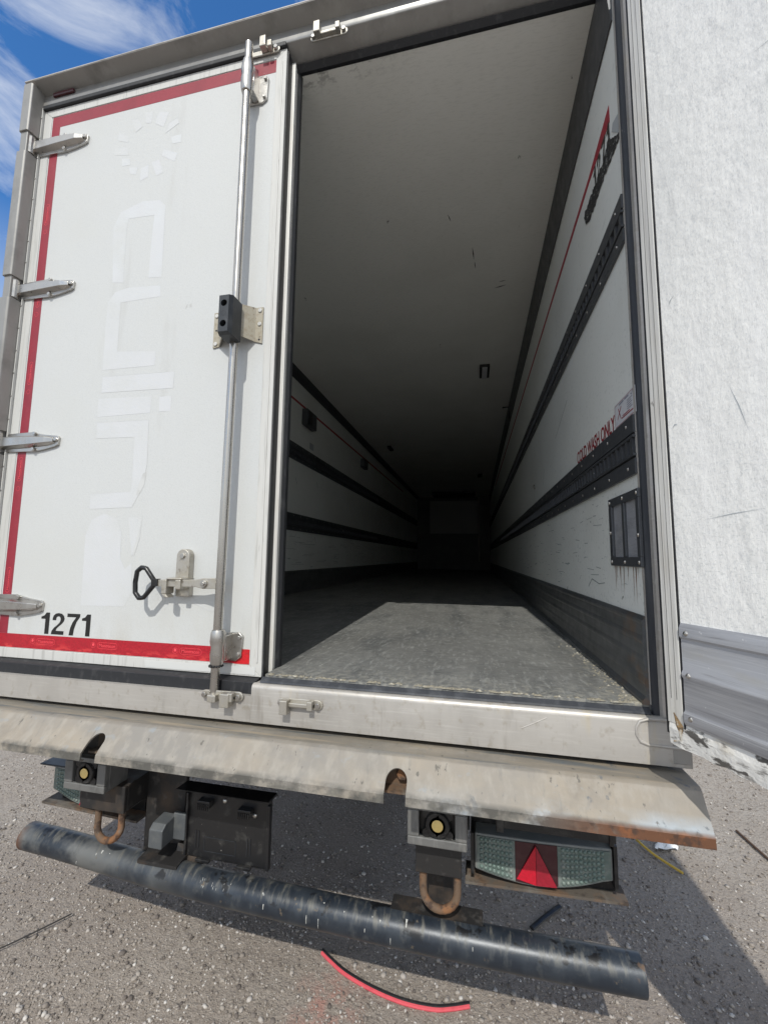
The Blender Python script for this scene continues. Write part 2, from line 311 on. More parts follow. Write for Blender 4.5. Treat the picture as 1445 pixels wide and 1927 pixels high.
MT['ground'] = M('brown_grey_packed_gravel', (.38, .34, .297), .92, 0, [
    dict(c=(.285, .25, .215), s=1.1, lo=.40, hi=.64, a=.85),
    dict(c=(.40, .355, .31), s=75, k='voro', lo=.55, hi=.95, a=.6),
    dict(c=(.20, .170, .142), s=110, k='voro', lo=.6, hi=.95, a=.6),
    dict(c=(.52, .485, .44), s=120, lo=.60, hi=.68, a=.6),
    dict(c=(.15, .125, .108), s=140, lo=.58, hi=.68, a=.65),
    dict(c=(.315, .272, .23), s=3.6, lo=.46, hi=.66, a=.65),
    dict(c=(.225, .182, .15), s=.45, lo=.46, hi=.62, a=.5),
    dict(c=(.12, .105, .095), s=1.9, lo=.66, hi=.72, a=.45),
    dict(c=(.48, .18, .135), s=16, lo=.42, hi=.60, a=.45, m=[('x', .08, .2), ('x', .38, .26), ('y', .36, .22), ('y', -.1, .05)])],
    bump=[(85, (1, 1, 1), .9, .010), (26, (1, 1, 1), .6, .014), (220, (1, 1, 1), .7, .004)])
MT['tyre'] = M('tyre_rubber', (.02, .02, .02), .8)
MT['rim'] = M('dusty_wheel_rim', (.3, .29, .28), .5, .4)
MT['yellow'] = M('yellow_cable_sheath', (.62, .42, .06), .5, 0, [dict(c=(.42, .30, .09), s=30, lo=.5, hi=.7, a=.6)])
MT['redstrip'] = M('red_rubber_edge', (.60, .085, .105), .5, 0, [dict(c=(.46, .05, .07), s=30, lo=.5, hi=.7, a=.6)])
MT['scrap'] = M('crumpled_white_film', (.72, .74, .76), .3)
MT['rod'] = M('rusty_thin_rod', (.09, .055, .035), .7)
MT['wire'] = M('thin_dark_wire', (.03, .027, .024), .6)
MT['ply'] = M('exposed_plywood_core', (.30, .20, .10), .8, 0, [dict(c=(.08, .06, .045), s=40, st=(1, 1, 3), lo=.5, hi=.62, a=.8),
    dict(c=(.62, .60, .54), s=28, lo=.55, hi=.62, a=.8)], bump=[(60, (1, 1, 1), .6, .004)])
MT['brokenwhite'] = M('broken_white_panel_edge', (.70, .69, .66), .55, 0, [
    dict(c=(.42, .37, .29), s=8, st=(1, 1, 1.5), lo=.48, hi=.6, a=.7),
    dict(c=(.06, .055, .05), s=11, st=(1, 1, 1.8), lo=.54, hi=.58, a=.95),
    dict(c=(.10, .09, .08), s=60, st=(.5, 1, 1.5), lo=.58, hi=.66, a=.7)], bump=[(40, (1, 1, 1), .7, .006)])
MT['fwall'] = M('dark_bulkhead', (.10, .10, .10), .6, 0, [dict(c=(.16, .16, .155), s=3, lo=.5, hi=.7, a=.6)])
MT['hatchgrey'] = M('dull_grey_hatch', (.34, .34, .33), .55)
MT['crumb'] = M('crumbling_grey_edge', (.22, .20, .155), .8, 0, [dict(c=(.40, .38, .32), s=30, lo=.55, hi=.62, a=.8)])
MT['scuff'] = M('faint_grey_scuff', (.27, .30, .30), .6)
MT['rustgrey'] = M('grey_rusty_bracket', (.10, .085, .07), .8, .1, [dict(c=(.16, .095, .055), s=14, lo=.46, hi=.6, a=.8), dict(c=(.19, .18, .16), s=9, lo=.55, hi=.68, a=.7), dict(c=(.04, .03, .025), s=30, lo=.55, hi=.66, a=.8)], bump=[(90, (1, 1, 1), .4, .002)])
MT['lampgrey'] = M('blue_grey_plastic', (.075, .082, .088), .5, 0, [dict(c=(.13, .135, .13), s=20, lo=.5, hi=.7, a=.6)])
MT['bar'] = M('smooth_stainless_bar', (.46, .44, .41), .24, 1.0, [dict(c=(.34, .32, .29), s=8, st=(1, 1, .15), lo=.48, hi=.7, a=.6)], rvar=(9, .2, .34))
MT['runs'] = M('rust_runs_on_white', (.25, .115, .06), .6)
MT['marker'] = M('dark_red_marker_lens', (.05, .006, .010), .3)

# gravel stones: a colour per stone
def stone_mat():
    m = bpy.data.materials.new('loose_stone'); m.use_nodes = True
    t = m.node_tree; b = t.nodes['Principled BSDF']; b.inputs['Roughness'].default_value = .85
    g = t.nodes.new('ShaderNodeNewGeometry'); r = t.nodes.new('ShaderNodeValToRGB'); cr = r.color_ramp
    cr.elements[0].position = 0; cr.elements[0].color = (0.102, 0.085, 0.075, 1)
    cr.elements[1].position = 1; cr.elements[1].color = (0.561, 0.535, 0.501, 1)
    for p, c in ((.3, (0.230, 0.200, 0.174, 1)), (.65, (0.315, 0.281, 0.246, 1)), (.88, (0.391, 0.357, 0.327, 1))):
        e = cr.elements.new(p); e.color = c
    t.links.new(g.outputs['Random Per Island'], r.inputs[0]); t.links.new(r.outputs[0], b.inputs['Base Color'])
    return m
MT['stone'] = stone_mat()

# ------------------------------------------------------------------ mesh helpers
class MB:
    def __init__(s): s.v = []; s.f = []
    def add(s, vs, fs):
        o = len(s.v); s.v += [tuple(p) for p in vs]; s.f += [tuple(i+o for i in f) for f in fs]; return s
    def box(s, x0, x1, y0, y1, z0, z1):
        return s.add([(x0,y0,z0),(x1,y0,z0),(x1,y1,z0),(x0,y1,z0),(x0,y0,z1),(x1,y0,z1),(x1,y1,z1),(x0,y1,z1)],
            [(0,3,2,1),(4,5,6,7),(0,1,5,4),(1,2,6,5),(2,3,7,6),(3,0,4,7)])
    def prism(s, prof, axis, a, b):
        """prof: 2D polygon in the other two axes (in xyz order), extruded along axis from a to b"""
        n = len(prof)
        def P(p, t):
            q = list(p); q.insert('xyz'.index(axis), t); return q
        vs = [P(p, a) for p in prof] + [P(p, b) for p in prof]
        fs = [tuple(range(n-1, -1, -1)), tuple(range(n, 2*n))] + [(i, (i+1) % n, n+(i+1) % n, n+i) for i in range(n)]
        return s.add(vs, fs)
    def tube(s, pts, r, n=12, caps=True, flat=1.0):
        pts = [Vector(p) for p in pts]; rs = r if isinstance(r, (list, tuple)) else [r]*len(pts)
        vs = []; fs = []; up = None
        for i, p in enumerate(pts):
            d = (pts[min(i+1, len(pts)-1)] - pts[max(i-1, 0)]).normalized()
            if up is None:
                up = Vector((0, 0, 1)) if abs(d.z) < .9 else Vector((0, 1, 0))
            sd = d.cross(up).normalized(); u2 = sd.cross(d).normalized(); up = u2
            for k in range(n):
                a = 2*math.pi*k/n; vs.append(p + rs[i]*(math.cos(a)*sd + math.sin(a)*flat*u2))
        for i in range(len(pts)-1):
            for k in range(n):
                fs.append((i*n+k, i*n+(k+1) % n, (i+1)*n+(k+1) % n, (i+1)*n+k))
        if caps: fs += [tuple(range(n-1, -1, -1)), tuple(range((len(pts)-1)*n, len(pts)*n))]
        return s.add(vs, fs)
    def cyl(s, c, ax, r, h, n=16):
        c = Vector(c); d = {'x': Vector((1,0,0)), 'y': Vector((0,1,0)), 'z': Vector((0,0,1))}[ax]
        return s.tube([c, c+d*h], r, n)
    def dome(s, c, d, r, h=None, n=10, rings=3):
        """half dome at c bulging along -y (d='-y'), '-x', '+x'"""
        h = h or r; vs = []; fs = []
        ax = {'-y': (Vector((1,0,0)), Vector((0,0,1)), Vector((0,-1,0))), '-x': (Vector((0,1,0)), Vector((0,0,1)), Vector((-1,0,0))),
              '+x': (Vector((0,1,0)), Vector((0,0,1)), Vector((1,0,0)))}[d]
        c = Vector(c)
        for i in range(rings):
            t = i/rings*math.pi/2
            for k in range(n):
                a = 2*math.pi*k/n
                vs.append(c + ax[0]*r*math.cos(t)*math.cos(a) + ax[1]*r*math.cos(t)*math.sin(a) + ax[2]*h*math.sin(t))
        vs.append(c + ax[2]*h)
        for i in range(rings-1):
            for k in range(n): fs.append((i*n+k, i*n+(k+1) % n, (i+1)*n+(k+1) % n, (i+1)*n+k))
        for k in range(n): fs.append(((rings-1)*n+k, (rings-1)*n+(k+1) % n, rings*n))
        return s.add(vs, fs)

def obj(name, mb, mat, parent=None, bevel=0., smooth=False, label=None, seg=2):
    me = bpy.data.meshes.new(name); me.from_pydata(mb.v, [], mb.f); me.update()
    bm = bmesh.new(); bm.from_mesh(me); bmesh.ops.recalc_face_normals(bm, faces=bm.faces); bm.to_mesh(me); bm.free()
    me.materials.append(MT[mat])
    o = bpy.data.objects.new(name, me); COL.objects.link(o)
    if parent: o.parent = parent
    if smooth:
        for p in me.polygons: p.use_smooth = True
        try: me.set_sharp_from_angle(angle=R(38))
        except Exception: pass
    if bevel:
        md = o.modifiers.new('bevel', 'BEVEL'); md.width = bevel; md.segments = seg; md.limit_method = 'ANGLE'; md.angle_limit = R(40)
        md.harden_normals = False
    if label: o['label'] = label
    return o
def tag(o, label, cat, group=None, kind=None):
    if label: o['label'] = label
    if cat: o['category'] = cat
    if group: o['group'] = group
    if kind: o['kind'] = kind
    return o
def text_mb(body, width, height, bold=0.0, extrude=.0004):
    """text as an MB in local x (right) / y (up), fitted to width x height, lower-left at 0,0"""
    cu = bpy.data.curves.new('text', 'FONT'); cu.body = body; cu.size = 1; cu.offset = bold; cu.extrude = 0; cu.resolution_u = 4
    o = bpy.data.objects.new('text', cu); COL.objects.link(o)
    dg = bpy.context.evaluated_depsgraph_get(); me = bpy.data.meshes.new_from_object(o.evaluated_get(dg))
    vs = np.array([v.co[:] for v in me.vertices]); fs = [tuple(p.vertices) for p in me.polygons]
    bpy.data.objects.remove(o); bpy.data.curves.remove(cu); bpy.data.meshes.remove(me)
    mn, mxx = vs.min(0), vs.max(0)
    x = (vs[:, 0]-mn[0])/(mxx[0]-mn[0])*width; y = (vs[:, 1]-mn[1])/(mxx[1]-mn[1])*height
    return x, y, fs
DIG = {'1': (.42, [(0, .70), (0, .80), (.14, .86), (.23, 1), (.40, 1), (.40, 0), (.20, 0), (.20, .70)]),
 '2': (.62, [(.03, .66), (.03, .75), (.07, .88), (.17, .97), (.31, 1.0), (.46, .97), (.56, .88), (.60, .74), (.57, .62), (.48, .50), (.33, .36), (.25, .27), (.22, .17), (.60, .17), (.60, 0), (0, 0), (.03, .16), (.12, .30), (.27, .44), (.37, .55), (.41, .64), (.41, .74), (.38, .82), (.31, .85), (.23, .82), (.20, .75), (.20, .66)]),
 '7': (.60, [(0, 1), (.60, 1), (.60, .87), (.45, .62), (.36, .30), (.33, 0), (.13, 0), (.18, .35), (.27, .60), (.42, .84), (0, .84)])}
def digits(body, w, h, gap=.10):
    tot = sum(DIG[c][0] for c in body)+gap*(len(body)-1); x = 0; out = []
    for c in body:
        out.append([((x+a)/tot*w, b*h) for a, b in DIG[c][1]]); x += DIG[c][0]+gap
    return out
def text_on_front(body, x0, z0, w, h, y, **k):
    x, z, fs = text_mb(body, w, h, **k); mb = MB(); mb.add([(x0+a, y, z0+b) for a, b in zip(x, z)], fs); return mb
def text_on_right_wall(body, y0, z0, w, h, X, shear=0., **k):     # reads from inside: starts at the far end y0, runs towards the camera
    a, b, fs = text_mb(body, w, h, **k); mb = MB(); mb.add([(X, y0-p-shear*q, z0+q) for p, q in zip(a, b)], fs); return mb
def sheet(poly, plane, val):
    mb = MB()
    vs = [((p, val, q) if plane == 'y' else (val, p, q)) for p, q in poly]
    return mb.add(vs, [tuple(range(len(vs)))])

def sum_mb(l):
    m = MB()
    for a in l: m.add(a.v, a.f)
    return m
def islands(mb):
    par = list(range(len(mb.v)))
    def find(a):
        while par[a] != a: par[a] = par[par[a]]; a = par[a]
        return a
    for f in mb.f:
        for i in f[1:]: par[find(i)] = find(f[0])
    grp = {}
    for f in mb.f: grp.setdefault(find(f[0]), []).append(f)
    out = []
    for fs in grp.values():
        ids = sorted({i for f in fs for i in f}); ix = {a: k for k, a in enumerate(ids)}
        out.append(MB().add([mb.v[i] for i in ids], [tuple(ix[i] for i in f) for f in fs]))
    return out
def pieces(name, mb, mat, parent, **k):
    for m in islands(mb): o = obj(name, m, mat, parent, **k)
    return o

# ================================================================== ground
gb = MB()
nx = 60
xs = [-400, -60, -14] + list(np.linspace(-6, 8, nx)) + [16, 60, 400]
ys = [-400, -60, -12] + list(np.linspace(-5, 8, nx)) + [16, 60, 400]
rngs = np.random.default_rng(3)
vs = []
for yy in ys:
    for xx in xs:
        h = .006*math.sin(xx*2.1+1.3*yy)+.005*math.sin(yy*3.3-xx) if abs(xx) < 9 and abs(yy) < 9 else 0
        vs.append((xx, yy, h-.006))
fs = [(j*len(xs)+i, j*len(xs)+i+1, (j+1)*len(xs)+i+1, (j+1)*len(xs)+i) for j in range(len(ys)-1) for i in range(len(xs)-1)]
gb.add(vs, fs)
g = obj('ground', gb, 'ground', smooth=True)
tag(g, 'brown grey packed gravel yard under and behind the trailer', None, kind='structure')

def gravel():
    ph = (1+5**.5)/2
    iv = np.array([(-1,ph,0),(1,ph,0),(-1,-ph,0),(1,-ph,0),(0,-1,ph),(0,1,ph),(0,-1,-ph),(0,1,-ph),(ph,0,-1),(ph,0,1),(-ph,0,-1),(-ph,0,1)])/math.sqrt(1+ph*ph)
    ifc = np.array([(0,11,5),(0,5,1),(0,1,7),(0,7,10),(0,10,11),(1,5,9),(5,11,4),(11,10,2),(10,7,6),(7,1,8),(3,9,4),(3,4,2),(3,2,6),(3,6,8),(3,8,9),(4,9,5),(2,4,11),(6,2,10),(8,6,7),(9,8,1)])
    n = 60000
    x = rngs.uniform(-2.0, 2.9, n); y = -0.12 + 2.7*rngs.power(1.0, n)**1.6; x = np.where(y > .9, x*1.35, x)
    r = .0017 + .0017*rngs.exponential(1.0, n); r = np.minimum(r, .012)
    sc = rngs.uniform(.6, 1.35, (n, 1, 3)); sc[:, :, 2] *= .62
    jit = rngs.uniform(.72, 1.22, (n, 12, 1))
    ang = rngs.uniform(0, 6.28, n); c, s = np.cos(ang), np.sin(ang)
    p = iv[None]*jit*sc*r[:, None, None]
    px = p[..., 0]*c[:, None]-p[..., 1]*s[:, None]; py = p[..., 0]*s[:, None]+p[..., 1]*c[:, None]
    hh = .006*np.sin(x*2.1+1.3*y)+.005*np.sin(y*3.3-x)-.006
    V = np.stack([px+x[:, None], py+y[:, None], p[..., 2]+(hh+r*.25)[:, None]], -1).reshape(-1, 3)
    Fc = (ifc[None]+12*np.arange(n)[:, None, None]).reshape(-1, 3)
    me = bpy.data.meshes.new('gravel')
    me.vertices.add(len(V)); me.vertices.foreach_set('co', V.ravel())
    me.loops.add(Fc.size); me.loops.foreach_set('vertex_index', Fc.ravel().astype(np.int32))
    me.polygons.add(len(Fc)); me.polygons.foreach_set('loop_start', np.arange(0, Fc.size, 3, dtype=np.int32))
    me.polygons.foreach_set('loop_total', np.full(len(Fc), 3, dtype=np.int32))
    me.update(); me.validate(); me.materials.append(MT['stone'])
    o = bpy.data.objects.new('gravel', me); COL.objects.link(o)
    tag(o, 'loose small stones strewn over the packed yard', 'gravel', kind='stuff')
gravel()

# ================================================================== the trailer
T = bpy.data.objects.new('semi_trailer', None); COL.objects.link(T)
tag(T, 'white refrigerated semi trailer seen from behind with its right rear door open and bare interior', 'trailer')
XL, XR, ZC, ZF, YE = -1.215, 1.221, 3.58, 1.12, 13.0

# ---- body
lw = obj('side_wall', MB().box(-1.29, XL, .142, YE+.1, 1.0, 3.62), 'lining', T)
rw = obj('side_wall', MB().box(XR, 1.29, .10, YE+.1, 1.0, 3.62), 'lining', T)
rf = obj('roof', MB().box(-1.30, 1.30, .125, YE+.1, ZC, 3.70), 'ceiling', T)
flr = obj('floor', MB().prism([(XL, .145), (.03, .145), (.03, .036), (XR-.001, .036), (XR-.001, YE), (XL, YE)], 'z', 1.02, ZF), 'floor', T)
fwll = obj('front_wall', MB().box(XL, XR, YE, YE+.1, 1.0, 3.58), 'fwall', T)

# ceiling coves
cv = MB().prism([(-1.142, 3.579), (XL+.001, 3.579), (XL+.001, 3.50), (XL+.008, 3.498)], 'y', .16, YE)
obj('ceiling_cove', cv, 'rail', rf)
cv = MB().prism([(1.196, 3.579), (XR-.001, 3.579), (XR-.001, 3.375), (XR-.006, 3.372)], 'y', .05, YE)
obj('ceiling_cove', cv, 'rail', rf)
# ceiling lights
def ceil_light(x, y, w, l):
    f = obj('ceiling_light', MB().box(x-w/2, x+w/2, y-l/2, y+l/2, ZC-.03, ZC-.0), 'plastic', rf, bevel=.006)
    return f
ceil_light(.858, 3.2, .105, .30); ceil_light(-.81, 6.25, .07, .30); ceil_light(.87, 9.2, .10, .30)
for (x, y) in ((.858, 3.2),):
    obj('light_lens', MB().box(x-.028, x+.028, y-.14, y+.14, ZC-.040, ZC-.0302), 'sticker', rf, bevel=.006)
def scar(mb, x0, y0, x1, y1, w):
    d = Vector((x1-x0, y1-y0)).normalized(); n = Vector((-d.y, d.x))*w
    mb.add([(x0, y0, ZC-.0008), ((x0+x1)/2+n.x, (y0+y1)/2+n.y, ZC-.0008), (x1, y1, ZC-.0008), ((x0+x1)/2-n.x, (y0+y1)/2-n.y, ZC-.0008)], [(0, 1, 2, 3)])
sc = MB(); scar(sc, .742, 1.30, .752, 1.43, .004); scar(sc, .756, 1.44, .762, 1.52, .003); scar(sc, .90, 1.77, .99, 1.745, .006); scar(sc, .60, 1.0, .615, 1.06, .003); scar(sc, .93, 1.70, .985, 1.69, .004)
pieces('ceiling_scrape', sc, 'decal', rf)
obj('hose', MB().tube([(1.12, 4.40, ZC-.012), (1.20, 4.38, ZC-.016), (1.212, 4.37, 3.40)], .010, 8), 'black', rf, smooth=True)

# ---- wall fittings
def load_rail(parent, side, z0, z1, ylo, yhi=12.9):
    X = XR if side > 0 else XL; s = -side
    mb = MB(); h = z1-z0
    def bx(d0, d1, ya, yb, za, zb):
        a, b = sorted((X+s*d0, X+s*d1)); mb.box(a, b, ya, yb, za, zb)
    bx(.0005, .010, ylo, yhi, z0, z0+h*.26); bx(.0005, .010, ylo, yhi, z1-h*.30, z1)
    bx(.0005, .003, ylo, yhi, z0+h*.26, z1-h*.30)
    bx(.003, .013, ylo, yhi, z0+h*.30, z0+h*.345); bx(.003, .013, ylo, yhi, z1-h*.385, z1-h*.34)
    y = ylo+.01
    while y < 7.0:
        bx(.003, .0115, y, y+.016, z0+h*.345, z1-h*.385); y += .048
    o = obj('load_rail', mb, 'rail', parent)
    rv = MB(); y = ylo+.06
    while y < 6:
        for z in (z0+h*.13, z1-h*.13): rv.dome((X+s*.010, y, z), '-x' if s < 0 else '+x', .006, .003, 8, 2)
        y += .19
    return o, rv
def kick_rail(parent, side, ylo):
    X = XR if side > 0 else XL; s = -side
    prof = [(X+s*.0005, 1.118), (X+s*.022, 1.118), (X+s*.022, 1.128)]
    z = 1.128
    while z < 1.30:
        prof += [(X+s*.0125, z+.012), (X+s*.0125, z+.044), (X+s*.0145, z+.050), (X+s*.0145, z+.056)]; z += .056
    prof += [(X+s*.012, 1.352), (X+s*.005, 1.364), (X+s*.0005, 1.364)]
    return obj('kick_rail', MB().prism(prof, 'y', ylo, 12.95), 'wallkick', parent)
rv = MB()
for wall, sd, ylo in ((rw, 1, .032), (lw, -1, .2)):
    for za, zb in (((2.540, 2.703), (1.785, 1.968)) if sd > 0 else ((2.585, 2.775), (1.800, 1.990))):
        o, r = load_rail(wall, sd, za, zb, ylo)
        pieces('rail_rivet', r, 'steel', wall)
    kick_rail(wall, sd, ylo)
# continue the right wall lining up to the jamb
obj('lining_edge', MB().box(XR, 1.248, .032, .0995, 1.0, 3.55), 'lining', rw)
# red stripes
obj('red_stripe', MB().prism([(.125, 3.068), (.125, 3.132), (.40, 3.115), (5.0, 3.200), (9.0, 3.27), (9.0, 3.245), (5.0, 3.172), (.40, 3.088)], 'x', XR-.0014, XR-.0004), 'stripe', rw)
obj('red_stripe', MB().prism([(2.0, 3.245), (2.0, 3.272), (10.0, 3.345), (10.0, 3.318)], 'x', XL+.0004, XL+.0014), 'stripe', lw)
# fleet number, torn label
obj('fleet_number', sum_mb([sheet([(.335-a, 2.985+b) for a, b in p], 'x', XR-.0016) for p in digits('1271', .205, .092, .16)]), 'decal', rw)
torn = [(.043, 2.935), (.106, 2.984), (.145, 3.018), (.194, 3.0), (.256, 2.998), (.302, 2.994), (.335, 3.004), (.392, 3.014), (.454, 3.016), (.488, 3.009), (.463, 2.956), (.42, 2.933), (.347, 2.93), (.253, 2.931), (.169, 2.928), (.085, 2.917), (.041, 2.913)]
def ragged(poly, amp, n=5, seed=1):
    rr = random.Random(seed); out = []
    for i, p in enumerate(poly):
        q = poly[(i+1) % len(poly)]
        for k in range(n):
            t = k/n; j = 0 if k == 0 else rr.uniform(-amp, amp)
            out.append((p[0]+(q[0]-p[0])*t+j*.5, p[1]+(q[1]-p[1])*t+j))
    return out
mb = MB(); rg_ = ragged(torn, .010, 5, 4); mb.prism(rg_, 'x', XR-.0028, XR-.0018)
obj('torn_label', mb, 'torn', rw)
obj('peeled_film', sheet([(.034, 2.998), (.09, 3.022), (.104, 3.003), (.041, 2.933)], 'x', XR-.0032), 'flap', rw)
obj('wash_lettering', text_on_right_wall('COLD WASH ONLY', .775, 1.973, .555, .058, XR-.0012, bold=.02), 'letter_red', rw)
# warning sticker (small print too worn to read)
stk = obj('warning_sticker', MB().box(XR-.0012, XR-.0004, .024, .218, 1.974, 2.058), 'sticker', rw)
mb = MB()
def bar(y0, z0, y1, z1, w, X=XR-.0017):
    d = Vector((y1-y0, z1-z0)); n = Vector((-d.y, d.x)).normalized()*w/2
    mb.add([(X, y0-n.x, z0-n.y), (X, y1-n.x, z1-n.y), (X, y1+n.x, z1+n.y), (X, y0+n.x, z0+n.y)], [(0, 1, 2, 3)])
bar(.188, 2.000, .150, 2.036, .004); bar(.178, 2.036, .155, 1.995, .004); bar(.150, 1.993, .045, 1.991, .004); bar(.140, 1.999, .075, 1.998, .003)
bar(.212, 1.978, .028, 1.978, .0015); bar(.212, 2.053, .028, 2.053, .0015); bar(.212, 1.978, .212, 2.053, .0015); bar(.028, 1.978, .028, 2.053, .0015)
obj('sticker_cross', mb, 'letter_red', stk)
mb = MB()
bar(.170, 2.046, .125, 2.047, .005); bar(.118, 2.047, .080, 2.047, .005)
for k in range(5): bar(.095, 2.034-.007*k, .050+.008*(k % 2), 2.034-.007*k, .0025)
bar(.062, 2.046, .055, 2.040, .003); bar(.055, 2.040, .042, 2.052, .003)
obj('sticker_print', mb, 'ink_blue', stk)
# recessed box
bxo = MB(); X0 = XR-.010
for (ya, yb, za, zb) in ((.024, .306, 1.712, 1.740), (.024, .306, 1.505, 1.535), (.276, .306, 1.535, 1.712), (.024, .048, 1.535, 1.712), (.150, .172, 1.535, 1.712)):
    bxo.box(X0, XR-.0005, ya, yb, za, zb)
rb = obj('recessed_box', bxo, 'rail', rw, bevel=.002)
obj('box_back', MB().box(XR-.0012, XR-.0004, .046, .278, 1.533, 1.714), 'kick', rb)
q = MB()
for y, z in ((.29, 1.726), (.16, 1.727), (.036, 1.727), (.292, 1.62), (.036, 1.60), (.29, 1.519), (.16, 1.519), (.038, 1.519)): q.dome((X0, y, z), '-x', .0065, .004, 8, 2)
pieces('box_rivet', q, 'steel', rb)
# rust runs under the box, and a few scars
q = MB(); rr = random.Random(5)
for k in range(13):
    y = rr.uniform(.04, .30); L_ = rr.uniform(.03, .125); w = rr.uniform(.0012, .0032)
    q.add([(XR-.0009, y-w, 1.504), (XR-.0009, y+w, 1.504), (XR-.0009, y+w*.3+.004*rr.random(), 1.504-L_)], [(0, 1, 2)])
pieces('rust_run', q, 'runs', rw)
mb = MB()
bar(.95, 2.36, 1.30, 2.25, .004, XR-.001); bar(1.75, 2.16, 1.80, 2.05, .006, XR-.001); bar(.60, 1.445, .50, 1.43, .004, XR-.001); bar(.60, 1.445, .66, 1.41, .004, XR-.001); bar(.50, 1.43, .42, 1.438, .003, XR-.001)
for k in range(70):
    y = rr.uniform(.35, 3.5); z = rr.uniform(1.40, 1.76); l = rr.uniform(.02, .12); bar(y, z, y+l, z+rr.uniform(-.006, .006), rr.uniform(.001, .0028), XR-.001)
pieces('wall_scuff', mb, 'scuff', rw)
mb = MB()
for k in range(60):
    y = rr.uniform(2.7, 7); z = rr.uniform(1.42, 1.76); l = rr.uniform(.05, .35); bar(y, z, y+l, z+rr.uniform(-.006, .006), rr.uniform(.0015, .004), XL+.001)
bar(2.95, 2.40, 3.0, 2.33, .006, XL+.001); bar(3.6, 2.46, 3.63, 2.38, .008, XL+.001); bar(3.58, 1.76, 3.62, 1.68, .006, XL+.001)
pieces('wall_scuff', mb, 'scuff', lw)
# left wall boxes and bits
for y, z, w, h in ((3.22, 3.14, .30, .19), (5.75, 3.16, .26, .15)):
    b = obj('wall_box', MB().box(XL+.0005, XL+.07, y-w/2, y+w/2, z-h/2, z+h/2), 'rail', lw, bevel=.006)
    obj('box_plate', MB().box(XL+.0705, XL+.078, y-w*.35, y-w*.02, z-h*.4, z+h*.4), 'plastic', b, bevel=.002)
obj('wall_tag', MB().box(XL+.0004, XL+.002, 3.33, 3.45, 2.82, 2.90), 'flap', lw)
obj('tie_ring', MB().tube([(XL+.015, 4.55, 1.93), (XL+.03, 4.62, 1.915), (XL+.015, 4.68, 1.90)], .007, 8), 'steel', lw, smooth=True)
obj('wall_hook', MB().tube([(XR-.012, 2.18, 2.085), (XR-.02, 2.16, 2.10), (XR-.012, 2.19, 2.115)], .007, 8), 'steel', rw, smooth=True)
# front wall
obj('hatch_panel', MB().box(-.78, .84, YE-.02, YE-.001, 2.33, 3.45), 'hatchgrey', fwll, bevel=.01)
obj('drain_pipe', MB().tube([(.86, YE-.06, 3.57), (.86, YE-.06, 1.4)], .03, 8), 'alu', fwll, smooth=True)
obj('evaporator', MB().box(-.6, .75, YE-1.2, YE-.3, ZC-.07, ZC-.001), 'black', rf, bevel=.02)

# ---- rear frame
hd = obj('header', MB().prism([(.125, 3.70), (.058, 3.70), (.052, 3.648), (.056, 3.638), (.068, 3.632), (.122, 3.600), (.125, 3.600)], 'x', -1.25, 1.25), 'frame_metal', T, bevel=.003, smooth=True)
obj('header_seal', MB().prism([(.112, 3.6015), (.126, 3.590), (.140, 3.5785), (.126, 3.5775), (.108, 3.594)], 'x', .0, 1.25), 'black', hd)
rim = obj('roof_rim', MB().prism([(0, 3.7225), (.001, 3.7295), (.15, 3.735), (.15, 3.702), (.062, 3.702)], 'x', -1.303, 1.303), 'alu', T, bevel=.002)
obj('rim_underside', MB().prism([(.002, 3.7215), (.060, 3.7005), (.124, 3.7005), (.124, 3.698), (.060, 3.698), (.002, 3.7195)], 'x', -1.249, 1.249), 'frame_metal', rim)
obj('top_seal', MB().box(-1.24, .002, .045, .075, 3.6165, 3.6365), 'black', hd, bevel=.003)
obj('marker_lamp', MB().box(-1.19, -1.07, .044, .057, 3.674, 3.694), 'marker', hd, bevel=.006)
HZ = (3.415, 2.70, 1.998, 1.312)                       # hinge heights
for sx in (-1, 1):
    a, b = sorted((sx*1.256, sx*1.303)); a2, b2 = sorted((sx*1.258, sx*1.298))
    core = obj('corner_post', MB().box(a2, b2, .006, .14, .975, 3.712), 'frame_metal', T, bevel=.003)
    zs = [.98] + sorted([z+s*.052 for z in HZ for s in (-1, 1)]) + [3.71]
    for i in range(0, len(zs), 2):
        i0, i1 = (sx*1.251, sx*1.240)
        prof = [(sx*1.3045, .075), (sx*1.3045, .004), (sx*1.300, -.001), (sx*1.258, -.001), (sx*1.252, .004), (sx*1.250, .016), (sx*1.246, .075)]
        obj('post_cover', MB().prism(prof, 'z', zs[i], zs[i+1]), 'frame_metal', core, bevel=.002, smooth=True)
    if sx < 0:
        obj('post_trim', MB().box(-1.2455, -1.2405, .048, .09, 1.10, 3.63), 'doorframe', core)
        q = MB()
        for k in range(24): q.dome((-1.2430, .048, 1.16+.105*k), '-y', .004, .003, 8, 2)
        pieces('trim_rivet', q, 'steel', core)
# right jamb: dark rubber faced return between lining and post
jb = obj('door_jamb', MB().prism([(1.219, .030), (1.224, .022), (1.238, .018), (1.246, .004), (1.252, .004), (1.252, .0995), (1.2485, .0995), (1.2485, .031)], 'z', 1.075, 3.62), 'jamb', T)
obj('jamb_trim', MB().prism([(1.2165, .034), (1.2195, .027), (1.2215, .029), (1.2205, .036)], 'z', 1.12, 3.56), 'alu', jb)
obj('jamb_seal', MB().prism([(1.236, .0175), (1.240, .008), (1.246, .0035), (1.244, .012), (1.241, .0178)], 'z', 1.09, 3.60), 'alu', jb)

